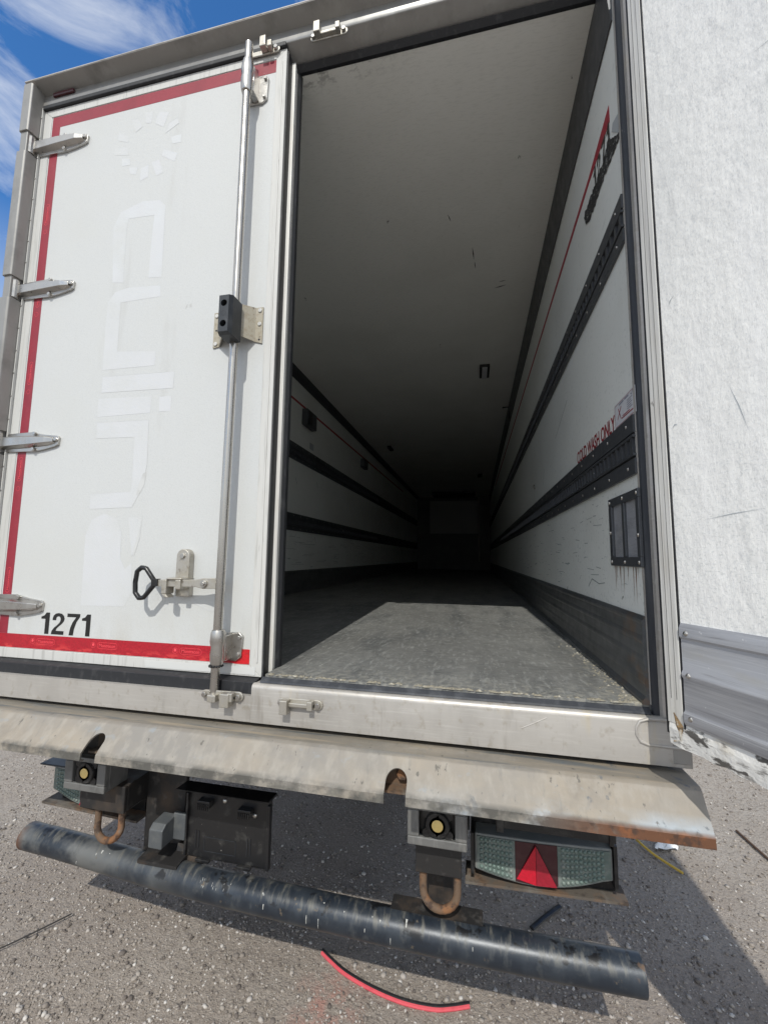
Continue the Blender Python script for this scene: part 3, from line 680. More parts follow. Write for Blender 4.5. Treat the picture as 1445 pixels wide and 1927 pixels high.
# ---- sill
sill_prof = [(0, .972), (0, 1.080), (.003, 1.090), (.010, 1.095), (.018, 1.0955), (.036, 1.092), (.055, 1.092), (.055, .968), (.008, .968)]
sl_o = obj('sill', MB().prism(sill_prof, 'x', .0, 1.302).prism([(0.0015, .972), (0.0015, 1.055), (.005, 1.0555), (.019, 1.0555), (.0195, 1.048), (.055, 1.048), (.055, .968), (.008, .968)], 'x', -1.3, -.0005), 'alu', T, smooth=True)
obj('threshold_strip', MB().prism([(.018, 1.0965), (.020, 1.102), (.0345, 1.112), (.0345, 1.0935)], 'x', .02, 1.215), 'jamb', sl_o)
q = MB(); rr = random.Random(9)
for k in range(150):                                    # crumbling floor edge
    x = rr.uniform(.04, 1.2); w = rr.uniform(.003, .014); y = .036+rr.uniform(-.006, .004); h = rr.uniform(.001, .005)
    q.add([(x-w, y, ZF-.001), (x+w, y+.001, ZF-.001), (x+w*.5, y+rr.uniform(.006, .016), ZF+.0006), (x-w*.6, y+rr.uniform(.005, .012), ZF+.0006), (x, y+.003, ZF+h)],
          [(0, 1, 4), (1, 2, 4), (2, 3, 4), (3, 0, 4)])
obj('floor_edge_debris', q, 'crumb', flr, label='crumbling pale floor edge along the sill')['kind'] = 'stuff'
q = MB(); 
for k in range(90):
    y = .06+.8*rr.random()**2; x = XR-.03-abs(rr.gauss(0, .025)); w = rr.uniform(.002, .007)
    q.add([(x-w, y-w, ZF+.0005), (x+w, y-w*.3, ZF+.0005), (x+w*.4, y+w, ZF+.0005), (x, y, ZF+w*.8)], [(0, 1, 3), (1, 2, 3), (2, 0, 3)])
obj('corner_debris', q, 'crumb', flr)['kind'] = 'stuff'
q = MB().tube([(1.27, 0.0, 1.091), (1.20, 0, 1.091), (1.178, 0, 1.083), (1.169, 0, 1.066), (1.169, 0, 1.048), (1.178, 0, 1.030), (1.198, 0, 1.023), (1.30, 0, 1.021)], .0045, 8)
obj('sill_bead', q, 'alu', sl_o, smooth=True)
obj('sill_scratch', MB().tube([(.865, -.0002, 1.035), (.90, -.0002, 1.052), (.935, -.0002, 1.070)], .0012, 6), 'alu', sl_o)
obj('bottom_seal', MB().prism([(.020, 1.053), (.022, 1.0935), (.058, 1.1005), (.058, 1.053)], 'x', -1.25, -.002), 'black', sl_o, bevel=.002)

# ---- lock keepers
def keeper(parent, x0, z, sgn, blk0, blk1, y=-.0005):
    """flat plate with two bolts, a hooked block and a bar: sgn +1 opens up, -1 opens down"""
    w = .128; mb = MB()
    prof = [(x0+.014*math.cos(t), z+.014*math.sin(t)) for t in np.linspace(math.pi*.5, math.pi*1.5, 7)] + \
           [(x0+w+.016*math.cos(t), z+.016*math.sin(t)) for t in np.linspace(-math.pi*.5, math.pi*.5, 7)]
    mb.prism(prof, 'y', y-.006, y)
    mb.box(x0+blk0, x0+blk1, y-.034, y-.0055, z-.010-.020*(sgn < 0), z+.014+.024*(sgn > 0))
    mb.box(x0+blk1, x0+w-.012, y-.020, y-.0055, z-.008, z+.005)
    mb.box(x0+w-.030, x0+w-.012, y-.030, y-.0055, z-.012, z+.016)
    k = obj('lock_keeper', mb, 'cast', parent, bevel=.0025)
    b = MB(); b.cyl((x0, y-.016, z), 'y', .009, .010, 6); b.cyl((x0+w, y-.016, z), 'y', .0095, .010, 6)
    pieces('keeper_bolt', b, 'steel', parent, bevel=.0015)
keeper(hd, .124, 3.612, 1, .008, .034, .0515)
keeper(hd, -.168, 3.612, 1, .066, .092, .0515)
keeper(sl_o, .112, 1.048, -1, .006, .032)
keeper(sl_o, -.170, 1.052, -1, .072, .106)
obj('keeper_cup', MB().box(-.150, -.118, -.026, -.001, 1.032, 1.056), 'cast', sl_o, bevel=.003)

# ---- closed left door
DY = .06
D = obj('rear_door', MB().box(-1.196, -.043, DY, .135, 1.14, 3.577), 'door', T, label='closed left rear door with red tape border and pale ghost lettering')
q = MB()
def frame_piece(mb, poly, y0=DY-.003, y1=.13): mb.prism(poly, 'y', y0, y1)
FX0, FX1, FZ0, FZ1 = -1.238, .003, 1.102, 3.615
frame_piece(q, [(FX0, FZ0), (FX0, FZ1), (-1.195, FZ1-.0375), (-1.195, FZ0+.0375)])
frame_piece(q, [(FX0+.0006, FZ1), (FX1-.0006, FZ1), (-.0436, FZ1-.0372), (-1.1946, FZ1-.0372)])
frame_piece(q, [(FX1, FZ1), (FX1, FZ0), (-.043, FZ0+.0375), (-.043, FZ1-.0375)])
frame_piece(q, [(FX1-.0006, FZ0), (FX0+.0006, FZ0), (-1.1946, FZ0+.0372), (-.0436, FZ0+.0372)])
q.box(-.018, -.012, DY-.006, DY-.003, 1.15, 3.56)
obj('door_frame', q, 'doorframe', D, bevel=.0015)
obj('frame_patch', MB().prism([(-.468, 1.106), (-.475, 1.131), (-.02, 1.134), (-.02, 1.108)], 'y', DY-.0045, DY-.0032), 'exterior', D)
obj('edge_seal', MB().box(.0035, .0085, .064, .1, 1.10, 3.61), 'black', D, bevel=.003)
obj('edge_trim', MB().box(.003, .0225, .1005, .1195, 1.108, 3.60), 'stripalu', D, bevel=.002)
obj('edge_gasket', MB().prism([(.003, .120), (.024, .120), (.033, .132), (.035, .150), (.018, .155), (.003, .150)], 'z', 1.112, 3.59), 'black', D, bevel=.002)
ty = DY-.0006
q = MB()
q.box(-1.189, -1.143, ty, DY-.0001, 1.197, 3.5175); q.box(-1.189, -.028, ty, DY-.0001, 3.518, 3.575)
obj('reflective_tape', q, 'tape', D)
obj('reflective_tape', MB().box(-1.189, -.106, ty, DY-.0001, 1.142, 1.1965), 'tape_low', D)
obj('tape_patch', MB().box(-.1055, -.046, ty-.0003, DY-.0001, 1.1415, 1.193), 'tape_new', D, label='brighter red end of the tape')
# print on the tape
q = MB()
def rounded(mb, x0, x1, z0, z1, y, w=.0012, vertical=False):
    r = min(x1-x0, z1-z0)/2; pts = []
    if not vertical:
        cz = (z0+z1)/2
        pts = [(x1-r+r*math.cos(t), cz+r*math.sin(t)) for t in np.linspace(-math.pi/2, math.pi/2, 9)] + [(x0+r+r*math.cos(t), cz+r*math.sin(t)) for t in np.linspace(math.pi/2, 1.5*math.pi, 9)]
    else:
        cx = (x0+x1)/2
        pts = [(cx+r*math.cos(t), z1-r+r*math.sin(t)) for t in np.linspace(0, math.pi, 9)] + [(cx+r*math.cos(t), z0+r+r*math.sin(t)) for t in np.linspace(math.pi, 2*math.pi, 9)]
    n = len(pts); cx = sum(p[0] for p in pts)/n; cz = sum(p[1] for p in pts)/n
    inn = []
    for p in pts:
        d = Vector((p[0]-cx, p[1]-cz)); k = max(0, 1-w/ max(1e-6, d.length)*1.4); inn.append((cx+d.x*(1-w*1.6/(x1-x0)*1.0), cz+d.y*(1-w*2/(z1-z0))))
    mb.add([(p[0], y, p[1]) for p in pts]+[(p[0], y, p[1]) for p in inn], [(i, (i+1) % n, n+(i+1) % n, n+i) for i in range(n)])
for xc in (-.990, -.695, -.330):
    q = MB(); rounded(q, xc, xc+.092, 1.160, 1.184, ty-.0004)
    x, z, f = text_mb('Montracon', .074, .0115, bold=.01); q.add([(xc+.009+a, ty-.0004, 1.1665+b) for a, b in zip(x, z)], f)
    rounded(q, xc-.030, xc-.008, 1.161, 1.183, ty-.0004)
    q.add([(xc-.019+.006*math.cos(t)*k, ty-.0004, 1.172+.006*math.sin(t)*k+.002*k) for k in (1,) for t in np.linspace(0, 6.0, 7)], [(0, 1, 2, 3, 4, 5, 6)]); obj('tape_print', q, 'tape_print', D)
for zc in (3.02, 2.62, 2.26, 1.83, 1.36):
    q = MB(); rounded(q, -1.176, -1.156, zc, zc+.105, ty-.0004, vertical=True)
    rounded(q, -1.176, -1.156, zc-.045, zc-.020, ty-.0004)
    x, z, f = text_mb('Montracon', .082, .009, bold=.01); q.add([(-1.1615-b, ty-.0004, zc+.011+a) for a, b in zip(x, z)], f); obj('tape_print', q, 'tape_print', D)
obj('fleet_number', sum_mb([sheet([(-.976+a, 1.203+b) for a, b in p], 'y', DY-.0008) for p in digits('1271', .242, .084)]), 'decal', D)
# ghost lettering
GH = dict(u=[(-.771, 2.686), (-.789, 2.946), (-.759, 3.013), (-.649, 3.045), (-.565, 3.036), (-.533, 3.005), (-.526, 2.677), (-.591, 2.683), (-.589, 2.861), (-.584, 2.969), (-.713, 2.975), (-.721, 2.934), (-.717, 2.678)],
 n=[(-.527, 2.64), (-.526, 2.591), (-.72, 2.588), (-.716, 2.369), (-.527, 2.353), (-.529, 2.292), (-.782, 2.293), (-.787, 2.487), (-.784, 2.599), (-.752, 2.639), (-.684, 2.651)],
 i=[(-.779, 2.264), (-.433, 2.258), (-.434, 2.189), (-.779, 2.194)], j=[(-.79, 2.169), (-.532, 2.162), (-.534, 2.093), (-.788, 2.09)], dot=[(-.495, 2.156), (-.438, 2.157), (-.439, 2.095), (-.493, 2.095)],
 l=[(-.787, 2.066), (-.537, 2.063), (-.53, 1.88), (-.547, 1.781), (-.586, 1.71), (-.786, 1.705), (-.79, 1.766), (-.598, 1.773), (-.596, 1.826), (-.599, 1.996), (-.784, 1.999)],
 a=[(-.789, 1.32), (-.796, 1.595), (-.772, 1.662), (-.715, 1.686), (-.649, 1.663), (-.626, 1.611), (-.622, 1.508), (-.596, 1.466), (-.567, 1.493), (-.558, 1.372), (-.589, 1.324)],
 b=[(-.601, 1.671), (-.534, 1.673), (-.539, 1.584), (-.569, 1.514)])
PET = [[(-.742, 3.461), (-.706, 3.463), (-.683, 3.413), (-.715, 3.393)], [(-.6, 3.468), (-.549, 3.453), (-.572, 3.387), (-.617, 3.415)], [(-.545, 3.401), (-.505, 3.416), (-.494, 3.389), (-.56, 3.353)], [(-.533, 3.329), (-.478, 3.332), (-.478, 3.293), (-.517, 3.294)], [(-.564, 3.278), (-.492, 3.243), (-.503, 3.206), (-.568, 3.246)], [(-.619, 3.224), (-.581, 3.233), (-.559, 3.165), (-.589, 3.155)], [(-.674, 3.208), (-.633, 3.217), (-.631, 3.16), (-.672, 3.145)], [(-.736, 3.225), (-.689, 3.215), (-.696, 3.182), (-.726, 3.192)], [(-.777, 3.277), (-.737, 3.268), (-.73, 3.237), (-.773, 3.238)], [(-.818, 3.334), (-.751, 3.326), (-.744, 3.286), (-.818, 3.302)], [(-.804, 3.413), (-.75, 3.38), (-.75, 3.35), (-.807, 3.372)], [(-.672, 3.483), (-.631, 3.476), (-.636, 3.422), (-.664, 3.426)]]
def outline(p, w):
    n = len(p); A = []; B = []
    for i in range(n):
        d0 = (Vector(p[i])-Vector(p[i-1])).normalized(); d1 = (Vector(p[(i+1) % n])-Vector(p[i])).normalized()
        t = (d0+d1); t = t.normalized() if t.length > 1e-6 else d1; m = Vector((-t.y, t.x))*w
        A.append((p[i][0]+m.x, DY-.0006, p[i][1]+m.y)); B.append((p[i][0]-m.x, DY-.0006, p[i][1]-m.y))
    return MB().add(A+B, [(i, (i+1) % n, n+(i+1) % n, n+i) for i in range(n)])
for p in list(GH.values()) + PET:
    gl = obj('ghost_letter' if p not in PET else 'ghost_ray', MB().add([(a, DY-.0004, b) for a, b in p], [tuple(range(len(p)))]), 'ghost', D)
    if p in (GH['i'], GH['l'], GH['b'], PET[0], PET[2]): obj('glue_line', outline(p, .0005), 'glue', D)
q = MB()
for pts in ([(-.562, 1.80), (-.545, 1.845), (-.530, 1.85), (-.535, 1.80), (-.555, 1.762), (-.57, 1.76)], [(-.566, 1.53), (-.55, 1.60), (-.538, 1.64), (-.545, 1.565), (-.56, 1.515)], [(-.325, 1.385), (-.28, 1.345), (-.21, 1.318), (-.195, 1.322), (-.26, 1.345), (-.31, 1.385)], [(-.395, 2.54), (-.391, 2.54), (-.398, 2.522), (-.402, 2.522)], [(-.383, 2.538), (-.374, 2.542), (-.374, 2.528), (-.382, 2.526)]):
    q.add([(a, DY-.0007, b) for a, b in pts], [tuple(range(len(pts)))])
pieces('grey_scuff', q, 'glue', D)
# hinges
def hinge(parent, z):
    mb = MB(); y0, y1 = .034, .056
    base = [(-1.262, -.030), (-1.255, -.040), (-1.11, -.043), (-1.085, -.043), (-1.035, -.036), (-.985, -.026), (-.968, -.018), (-.965, .012), (-.972, .020), (-1.05, .030), (-1.10, .040), (-1.11, .043), (-1.255, .040)]
    mb.prism([(x, z+dz) for x, dz in base], 'y', .050, DY+.001)
    # raised ridge
    def loft(secs):
        vs = []; n = 4
        for x, hw, top, ht in secs: vs += [(x, .051, z-hw), (x, top, z-ht), (x, top, z+ht), (x, .051, z+hw)]
        fs = [(i*n+k, i*n+(k+1) % n, (i+1)*n+(k+1) % n, (i+1)*n+k) for i in range(len(secs)-1) for k in range(n)]
        fs += [(3, 2, 1, 0), tuple(range((len(secs)-1)*n, len(secs)*n))]
        mb.add(vs, fs)
    loft([(-1.262, .030, .030, .020), (-1.12, .028, .028, .017), (-1.02, .022, .030, .012), (-.985, .014, .040, .008)])
    mb.tube([(-1.266, .030, z-.042), (-1.266, .030, z+.042)], .017, 12)
    mb.box(-1.300, -1.262, .016, .034, z-.034, z+.034)
    h = obj('hinge', mb, 'steel', parent, bevel=.0015)
    return h
def bolts(parent, pts, r=.008, h=.008, y=.050, name='bolt', mat='steel'):
    q = MB()
    for x, z in pts: q.cyl((x, y-h, z), 'y', r, h+.002, 6)
    return pieces(name, q, mat, parent, bevel=.0012)
for z in HZ:
    hinge(D, z)
    bolts(D, [(-1.09, z-.034), (-1.09, z+.034), (-.976, z+.003)], .0085, .009, .050, 'hinge_bolt')
# lock bar and guides
bx_, by_ = -.133, .003
lb = obj('lock_bar', MB().tube([(bx_-.004, by_, 3.600), (bx_-.003, by_, 2.3), (bx_-.008, by_, 1.046)], .0155, 24), 'bar', D, smooth=True)
def guide(z0, z1, flip):
    q = MB(); zc = (z0+z1)/2
    q.tube([(bx_-.004, by_, z0), (bx_-.004, by_, z0+.012), (bx_-.004, by_, zc-.02), (bx_-.004, by_, zc), (bx_-.004, by_, zc+.02), (bx_-.004, by_, z1-.012), (bx_-.004, by_, z1)],
           [.020, .023, .026, .0225, .0262, .0225, .020] if flip else [.020, .0225, .0255, .0225, .027, .025, .021], 18)
    q.box(bx_-.030, bx_-.004, .010, .054, z0+.01, z1-.02)
    q.box(bx_-.004, bx_+.022, .008, .054, z0+.012, z1-.022)
    q.prism([(bx_-.046, z0+.008), (bx_+.036, z0+.004), (bx_+.058, z0+.020), (bx_+.062, z1-.030), (bx_+.048, z1-.016), (bx_-.046, z1-.02)], 'y', .051, DY)
    obj('bar_guide', q, 'steel', D, bevel=.0025, smooth=True)
    bolts(D, [(bx_+.047, z0+.028), (bx_+.049, z1-.034), (bx_-.038, z0+.02)], .0075, .008, .051, 'guide_bolt')
guide(3.375, 3.520, True); guide(1.148, 1.268, False)
q = MB()
for k in range(14):
    a = 2*math.pi*k/14; q.dome((bx_-.006+.021*math.cos(a), by_+.021*math.sin(a), 1.146), '-y', .005, .005, 6, 2)
obj('guide_grease', q, 'plastic', D)
# bumper bracket with rubber buffer
prof = [(-.262, .0585), (-.262, .055), (-.236, .055), (-.190, .004), (-.125, .004), (-.080, .055), (-.050, .055), (-.050, .0585), (-.082, .0585), (-.127, .0075), (-.188, .0075), (-.234, .0585)]
br = MB(); n = len(prof)
# bracket flares: taller at the right flange
vs = []; ztop = [2.483, 2.483, 2.483, 2.476, 2.476, 2.483, 2.483, 2.483, 2.483, 2.476, 2.476, 2.483]; zbot = [2.336, 2.336, 2.340, 2.352, 2.352, 2.345, 2.336, 2.336, 2.345, 2.352, 2.352, 2.340]
vs = [(p[0], p[1], zb) for p, zb in zip(prof, zbot)] + [(p[0], p[1], zt) for p, zt in zip(prof, ztop)]
br.add(vs, [tuple(range(n-1, -1, -1)), tuple(range(n, 2*n))] + [(i, (i+1) % n, n+(i+1) % n, n+i) for i in range(n)])
obj('buffer_bracket', br, 'bracketpaint', D)
q = MB()
for x, z in ((-.250, 2.468), (-.250, 2.352), (-.063, 2.470), (-.063, 2.415)): q.cyl((x, .051, z), 'y', .008, .005, 14)
pieces('bracket_rivet', q, 'doorframe', D, bevel=.0015)
q = MB()
for x, z in ((-.250, 2.408), (-.063, 2.352)): q.cyl((x, .0545, z), 'y', .004, .001, 10)
pieces('bracket_hole', q, 'decal', D)
# buffer: tapered block, two bored holes
bq = MB(); bx0, bx1, bz0, bz1 = -.160, -.109, 2.318, 2.468
def ring_face(mb, x0, x1, z0, z1, y, holes, r, depth):
    """front face with round blind holes built from a grid of slabs: per hole cell an n-gon ring"""
    zz = [z0] + [(a[1]+b[1])/2 for a, b in zip(holes[:-1], holes[1:])] + [z1]
    for (hx, hz), za, zb in zip(holes, zz[:-1], zz[1:]):
        k = 24; out = []; inn = []; bot = []
        for i in range(k):
            a = 2*math.pi*i/k; c, s_ = math.cos(a), math.sin(a)
            tx = ((x1-hx) if c > 0 else (x0-hx))/c if abs(c) > 1e-6 else 1e9
            tz = ((zb-hz) if s_ > 0 else (za-hz))/s_ if abs(s_) > 1e-6 else 1e9
            t = min(abs(tx), abs(tz)); out.append((hx+c*t, y, hz+s_*t)); inn.append((hx+c*r, y, hz+s_*r)); bot.append((hx+c*r, y+depth, hz+s_*r))
        o0 = out+inn+bot
        f = [(i, (i+1) % k, k+(i+1) % k, k+i) for i in range(k)] + [(k+i, k+(i+1) % k, 2*k+(i+1) % k, 2*k+i) for i in range(k)] + [tuple(range(2*k, 3*k))]
        mb.add(o0, f)
        # corners of the cell
        for cx_, cz_ in ((x0, za), (x1, za), (x1, zb), (x0, zb)):
            near = sorted(range(k), key=lambda i: (out[i][0]-cx_)**2+(out[i][2]-cz_)**2)[:2]
            mb.add([(cx_, y, cz_), out[near[0]], out[near[1]]], [(0, 1, 2)])
fx0, fx1, fz0, fz1 = bx0+.005, bx1-.007, bz0+.006, bz1-.006
ring_face(bq, fx0, fx1, fz0, fz1, -.072, [((fx0+fx1)/2, 2.354), ((fx0+fx1)/2, 2.432)], .0125, .03)
vs = [(fx0, -.072, fz0), (fx1, -.072, fz0), (fx1, -.072, fz1), (fx0, -.072, fz1), (bx0, -.055, bz0), (bx1, -.055, bz0), (bx1, -.055, bz1), (bx0, -.055, bz1), (bx0, .0035, bz0), (bx1, .0035, bz0), (bx1, .0035, bz1), (bx0, .0035, bz1)]
bq.add(vs, [(0, 1, 5, 4), (1, 2, 6, 5), (2, 3, 7, 6), (3, 0, 4, 7), (4, 5, 9, 8), (5, 6, 10, 9), (6, 7, 11, 10), (7, 4, 8, 11), (8, 9, 10, 11)])
obj('rubber_buffer', bq, 'rubber', D)
q = MB(); cxb = (fx0+fx1)/2
for z in (2.354, 2.432): q.cyl((cxb, -.052, z), 'y', .0065, .010, 10)
pieces('buffer_bolt', q, 'cast', D)
q = MB(); kk = 20
q.add([(cxb+r_*math.cos(2*math.pi*i/kk), -.0724, 2.393+r_*math.sin(2*math.pi*i/kk)) for r_ in (.0095, .0080) for i in range(kk)], [(i, (i+1) % kk, kk+(i+1) % kk, kk+i) for i in range(kk)])
obj('buffer_mark', q, 'black', D)
# handle
loop = [(-.489, 1.421), (-.484, 1.462), (-.466, 1.477), (-.446, 1.474), (-.412, 1.434), (-.408, 1.414), (-.448, 1.368), (-.468, 1.365), (-.486, 1.385), (-.489, 1.421)]
pts = []
for i in range(len(loop)-1):
    for t in (0, .33, .66): pts.append((loop[i][0]+(loop[i+1][0]-loop[i][0])*t, .0, loop[i][1]+(loop[i+1][1]-loop[i][1])*t))
pts.append(pts[0]); pts.append(pts[1])
hg = MB().tube(pts, .0085, 10, caps=False); hg.box(-.414, -.388, -.009, .009, 1.411, 1.437)
obj('handle_grip', hg, 'grip', D, smooth=True, bevel=.001)
lv = MB(); lv.prism([(-.392, 1.410), (-.392, 1.434), (-.325, 1.438), (-.300, 1.436), (-.235, 1.438), (-.200, 1.444), (-.150, 1.444), (-.150, 1.408), (-.205, 1.406), (-.235, 1.412), (-.300, 1.410)], 'y', -.004, .004)
lv.box(-.156, -.126, -.006, .012, 1.406, 1.446)
obj('handle_lever', lv, 'cast', D, bevel=.002)
q = MB(); q.cyl((-.198, -.013, 1.425), 'y', .013, .010, 8); q.cyl((-.198, -.018, 1.425), 'y', .008, .006, 6)
obj('lever_bolt', q, 'steel', D, bevel=.0015)
hp = MB()
arc = [(-.318+.027*math.cos(t), 1.520+.027*math.sin(t)) for t in np.linspace(0, math.pi, 11)]
hp.prism([(-.291, 1.44)] + arc + [(-.345, 1.44)], 'y', .030, DY)
hp.box(-.350, -.288, -.012, DY, 1.436, 1.442)
hp.box(-.366, -.346, -.014, .030, 1.384, 1.436); hp.prism([(-.366, 1.384), (-.346, 1.384), (-.335, 1.372), (-.352, 1.372)], 'y', -.014, .020)
hp.box(-.345, -.289, .036, DY, 1.372, 1.436)
hp.box(-.312, -.290, -.012, .036, 1.402, 1.436)
obj('hasp', hp, 'cast', D, bevel=.003)
bolts(D, [(-.318, 1.521)], .010, .007, .030, 'hasp_bolt')

# ---- open right door
OD = obj('rear_door', MB().box(.046, 1.235, .0, .085, 1.083, 3.60), 'openwhite', T, label='right rear door swung open with white lining and aluminium kick plate')
OD.location = (1.205, -.12, 0); OD.rotation_euler = (0, 0, R(-64))
ea = obj('edge_trim', MB().box(.001, .043, -.004, .07, 1.130, 3.585), 'stripalu', OD, bevel=.002)
obj('edge_seal', MB().box(.0433, .0475, -.003, .02, 1.125, 3.59).box(-.010, .0008, .004, .06, 1.10, 3.58), 'black', OD)
obj('edge_groove', MB().box(.014, .0155, -.0046, -.003, 1.19, 3.58).box(.029, .0302, -.0046, -.003, 1.19, 3.58), 'frame_metal', ea)
kp = [(0, 1.138), (-.004, 1.138), (-.009, 1.146), (-.009, 1.166), (-.004, 1.172), (-.003, 1.245), (-.008, 1.252), (-.008, 1.258), (-.003, 1.266), (-.003, 1.338), (-.008, 1.344), (-.008, 1.362), (-.002, 1.376), (0, 1.376)]
KP = obj('kick_plate', MB().prism(kp, 'x', .049, 1.232), 'kick', OD, smooth=True)
q = MB()
for x in (.066, .32, .62, .92, 1.20):
    for z in (1.157, 1.255, 1.353): q.dome((x, -.008, z), '-y', .0065, .0035, 10, 2)
pieces('plate_rivet', q, 'steel', OD)
q = MB(); rr = random.Random(31)
for x0, z0, x1, z1, w in ((.30, 2.62, .43, 2.58, .0012), (.20, 1.92, .235, 1.80, .0010), (.28, 1.98, .34, 2.02, .0009), (.12, 1.62, .26, 1.635, .0009), (.06, 1.86, .075, 1.865, .002), (.07, 2.18, .085, 2.20, .0015), (.36, 2.21, .44, 2.26, .0009)):
    d = Vector((x1-x0, z1-z0)); n = Vector((-d.y, d.x)).normalized()*w; m_ = ((x0+x1)/2+n.x*2, (z0+z1)/2+n.y*2)
    q.add([(x0, -.0006, z0), (m_[0]-n.x, -.0006, m_[1]-n.y), (x1, -.0006, z1), (m_[0]+n.x, -.0006, m_[1]+n.y)], [(0, 1, 2, 3)])
pieces('liner_scratch', q, 'flap', OD)
# broken lower edge
q = MB(); rr = random.Random(12); N_ = 46; top = []; bot = []
vs = []
for i in range(N_):
    x = .004+1.23*i/(N_-1); zb = 1.082+rr.uniform(-.004, .003)*(1 if i < 12 else .4); yb = -.003+rr.uniform(-.0015, .001)
    vs += [(x, -.001, 1.137), (x, yb-.002, 1.118+rr.uniform(-.002, .002)), (x, yb, zb), (x, .085, zb+.004)]
fs = [(4*i+k, 4*i+4+k, 4*i+5+k, 4*i+1+k) for i in range(N_-1) for k in range(3)]
q.add(vs, fs)
obj('broken_edge', q, 'brokenwhite', OD, label='cracked white lower edge of the open door')
q = MB()
q.add([(.000, .0, 1.132), (.020, -.005, 1.158), (.043, -.005, 1.132), (.038, -.008, 1.098), (.016, -.006, 1.088), (-.006, .01, 1.098), (.016, .05, 1.10), (.004, .05, 1.13)], [(0, 1, 2, 3, 4, 5), (0, 7, 1), (5, 4, 6), (0, 5, 6, 7)])
obj('exposed_core', q, 'ply', OD, label='splintered plywood core at the door corner')
for z in HZ:
    obj('hinge', MB().box(.03, .30, .0855, .098, z-.03, z+.03).tube([(.012, .095, z-.045), (.012, .095, z+.045)], .015, 10), 'steel', OD, bevel=.003)

# ---- crash beam (folded plate with two U notches)
prof = [(.060, .950), (.045, .954), (-.068, .960), (-.082, .955), (-.143, .897), (-.153, .886), (-.155, .864), (-.141, .856)]
def beam():
    mb = MB(); NX = [(-.507, -.450), (.490, .550)]
    t = .005
    def strip(x0, x1, p, n=1, skew0=0, skew1=0):
        xs_ = np.linspace(x0, x1, n+1); m = len(p); vs = []
        for x in xs_: vs += [(x + (.016*max(0, (-.02-y)/.13)*-1 if x > 1.25 else 0), y, z) for y, z in p]
        mb.add(vs, [(i*m+k, (i+1)*m+k, (i+1)*m+k+1, i*m+k+1) for i in range(n) for k in range(m-1)])
    edges = [-1.30] + [v for a in NX for v in a] + [1.292]
    for i in range(0, len(edges), 2): strip(edges[i], edges[i+1], prof, 14)
    # above / around each notch: arch cut in the slanted face
    B, Cc = Vector((-.082, .955)), Vector((-.143, .894))
    for a, b in NX:
        strip(a, b, prof[:4], 2)
        k = 14; cx_, hw = (a+b)/2, (b-a)/2; L_ = (Cc-B).length; sp = .064           # distance down the slope where the arch springs
        vs = []
        for i in range(k+1):
            th = math.pi*i/k; x = cx_-hw*math.cos(th); s_ = sp-hw*1.15*math.sin(th); P = B+(Cc-B).normalized()*max(s_, .004)
            vs += [(x, B.x, B.y), (x, P.x, P.y)]
        mb.add(vs, [(2*i, 2*i+2, 2*i+3, 2*i+1) for i in range(k)])
        for xx, s0 in ((a, sp), (b, sp)): pass
    return mb
bo = obj('crash_beam', beam(), 'beam', T)
md = bo.modifiers.new('thickness', 'SOLIDIFY'); md.thickness = .006; md.offset = -1; md.use_quality_normals = True
for x in (-.48, .52):
    q = MB(); q.box(x-.055, x+.055, -.098, .0, .862, .868); q.box(x-.055, x+.055, -.060, -.054, .868, .945)
    nb = obj('notch_ledge', q, 'rustgrey', bo)
    obj('notch_bolt', MB().cyl((x+.008, -.078, .905), 'y', .017, .026, 6), 'rust', nb, bevel=.002)
obj('beam_support', MB().box(-1.25, 1.25, .05, .09, .80, .955), 'chassis', T)

# ---- dock buffers
def dock_buffer(x0, x1, z0, z1, y0=-.022, y1=.085):
    mb = MB(); w = .034; a, b, c, d = x0+w, x1-w, z0+.024, z1-.016
    mb.box(x0, x1, y0, y0+.02, z0, c); mb.box(x0, x1, y0, y0+.02, d, z1); mb.box(x0, a, y0, y0+.02, c, d); mb.box(b, x1, y0, y0+.02, c, d)
    mb.box(x0, x0+.006, y0+.02, y1, z0, z1); mb.box(x1-.006, x1, y0+.02, y1, z0, z1); mb.box(x0+.006, x1-.006, y0+.02, y1, z0, z0+.006); mb.box(x0+.006, x1-.006, y0+.02, y1, z1-.006, z1)
    h = obj('dock_buffer', mb, 'boxsteel', T, bevel=.003)
    cx_, cz_ = (x0+x1)/2+.002, (c+d)/2+.002; R_ = (d-c)/2*1.04
    q = MB(); q.tube([(cx_, y0+.03, cz_), (cx_, y0+.004, cz_), (cx_, y0-.003, cz_), (cx_, y0-.003, cz_), (cx_, y0+.002, cz_)], [R_, R_, R_*.9, R_*.62, R_*.56], 24)
    for sx, sz in ((-1, 1), (1, 1), (-1, -1), (1, -1)): q.tube([(cx_+sx*R_*.86, y0+.012, cz_+sz*R_*.70), (cx_+sx*R_*.86, y0+.004, cz_+sz*R_*.70)], .013, 10)
    q.box(x0+.01, x1-.01, y0+.028, y0+.034, z0+.01, z1-.01)
    obj('roller', q, 'plastic', h, smooth=True)
    obj('roller_cap', MB().tube([(cx_, y0+.004, cz_), (cx_, y0-.004, cz_), (cx_, y0-.0055, cz_)], [.0165, .0165, .013], 18), 'yellowdot', h, smooth=True)
    return h
dock_buffer(.535, .708, .688, .800); dock_buffer(-.708, -.535, .690, .802)

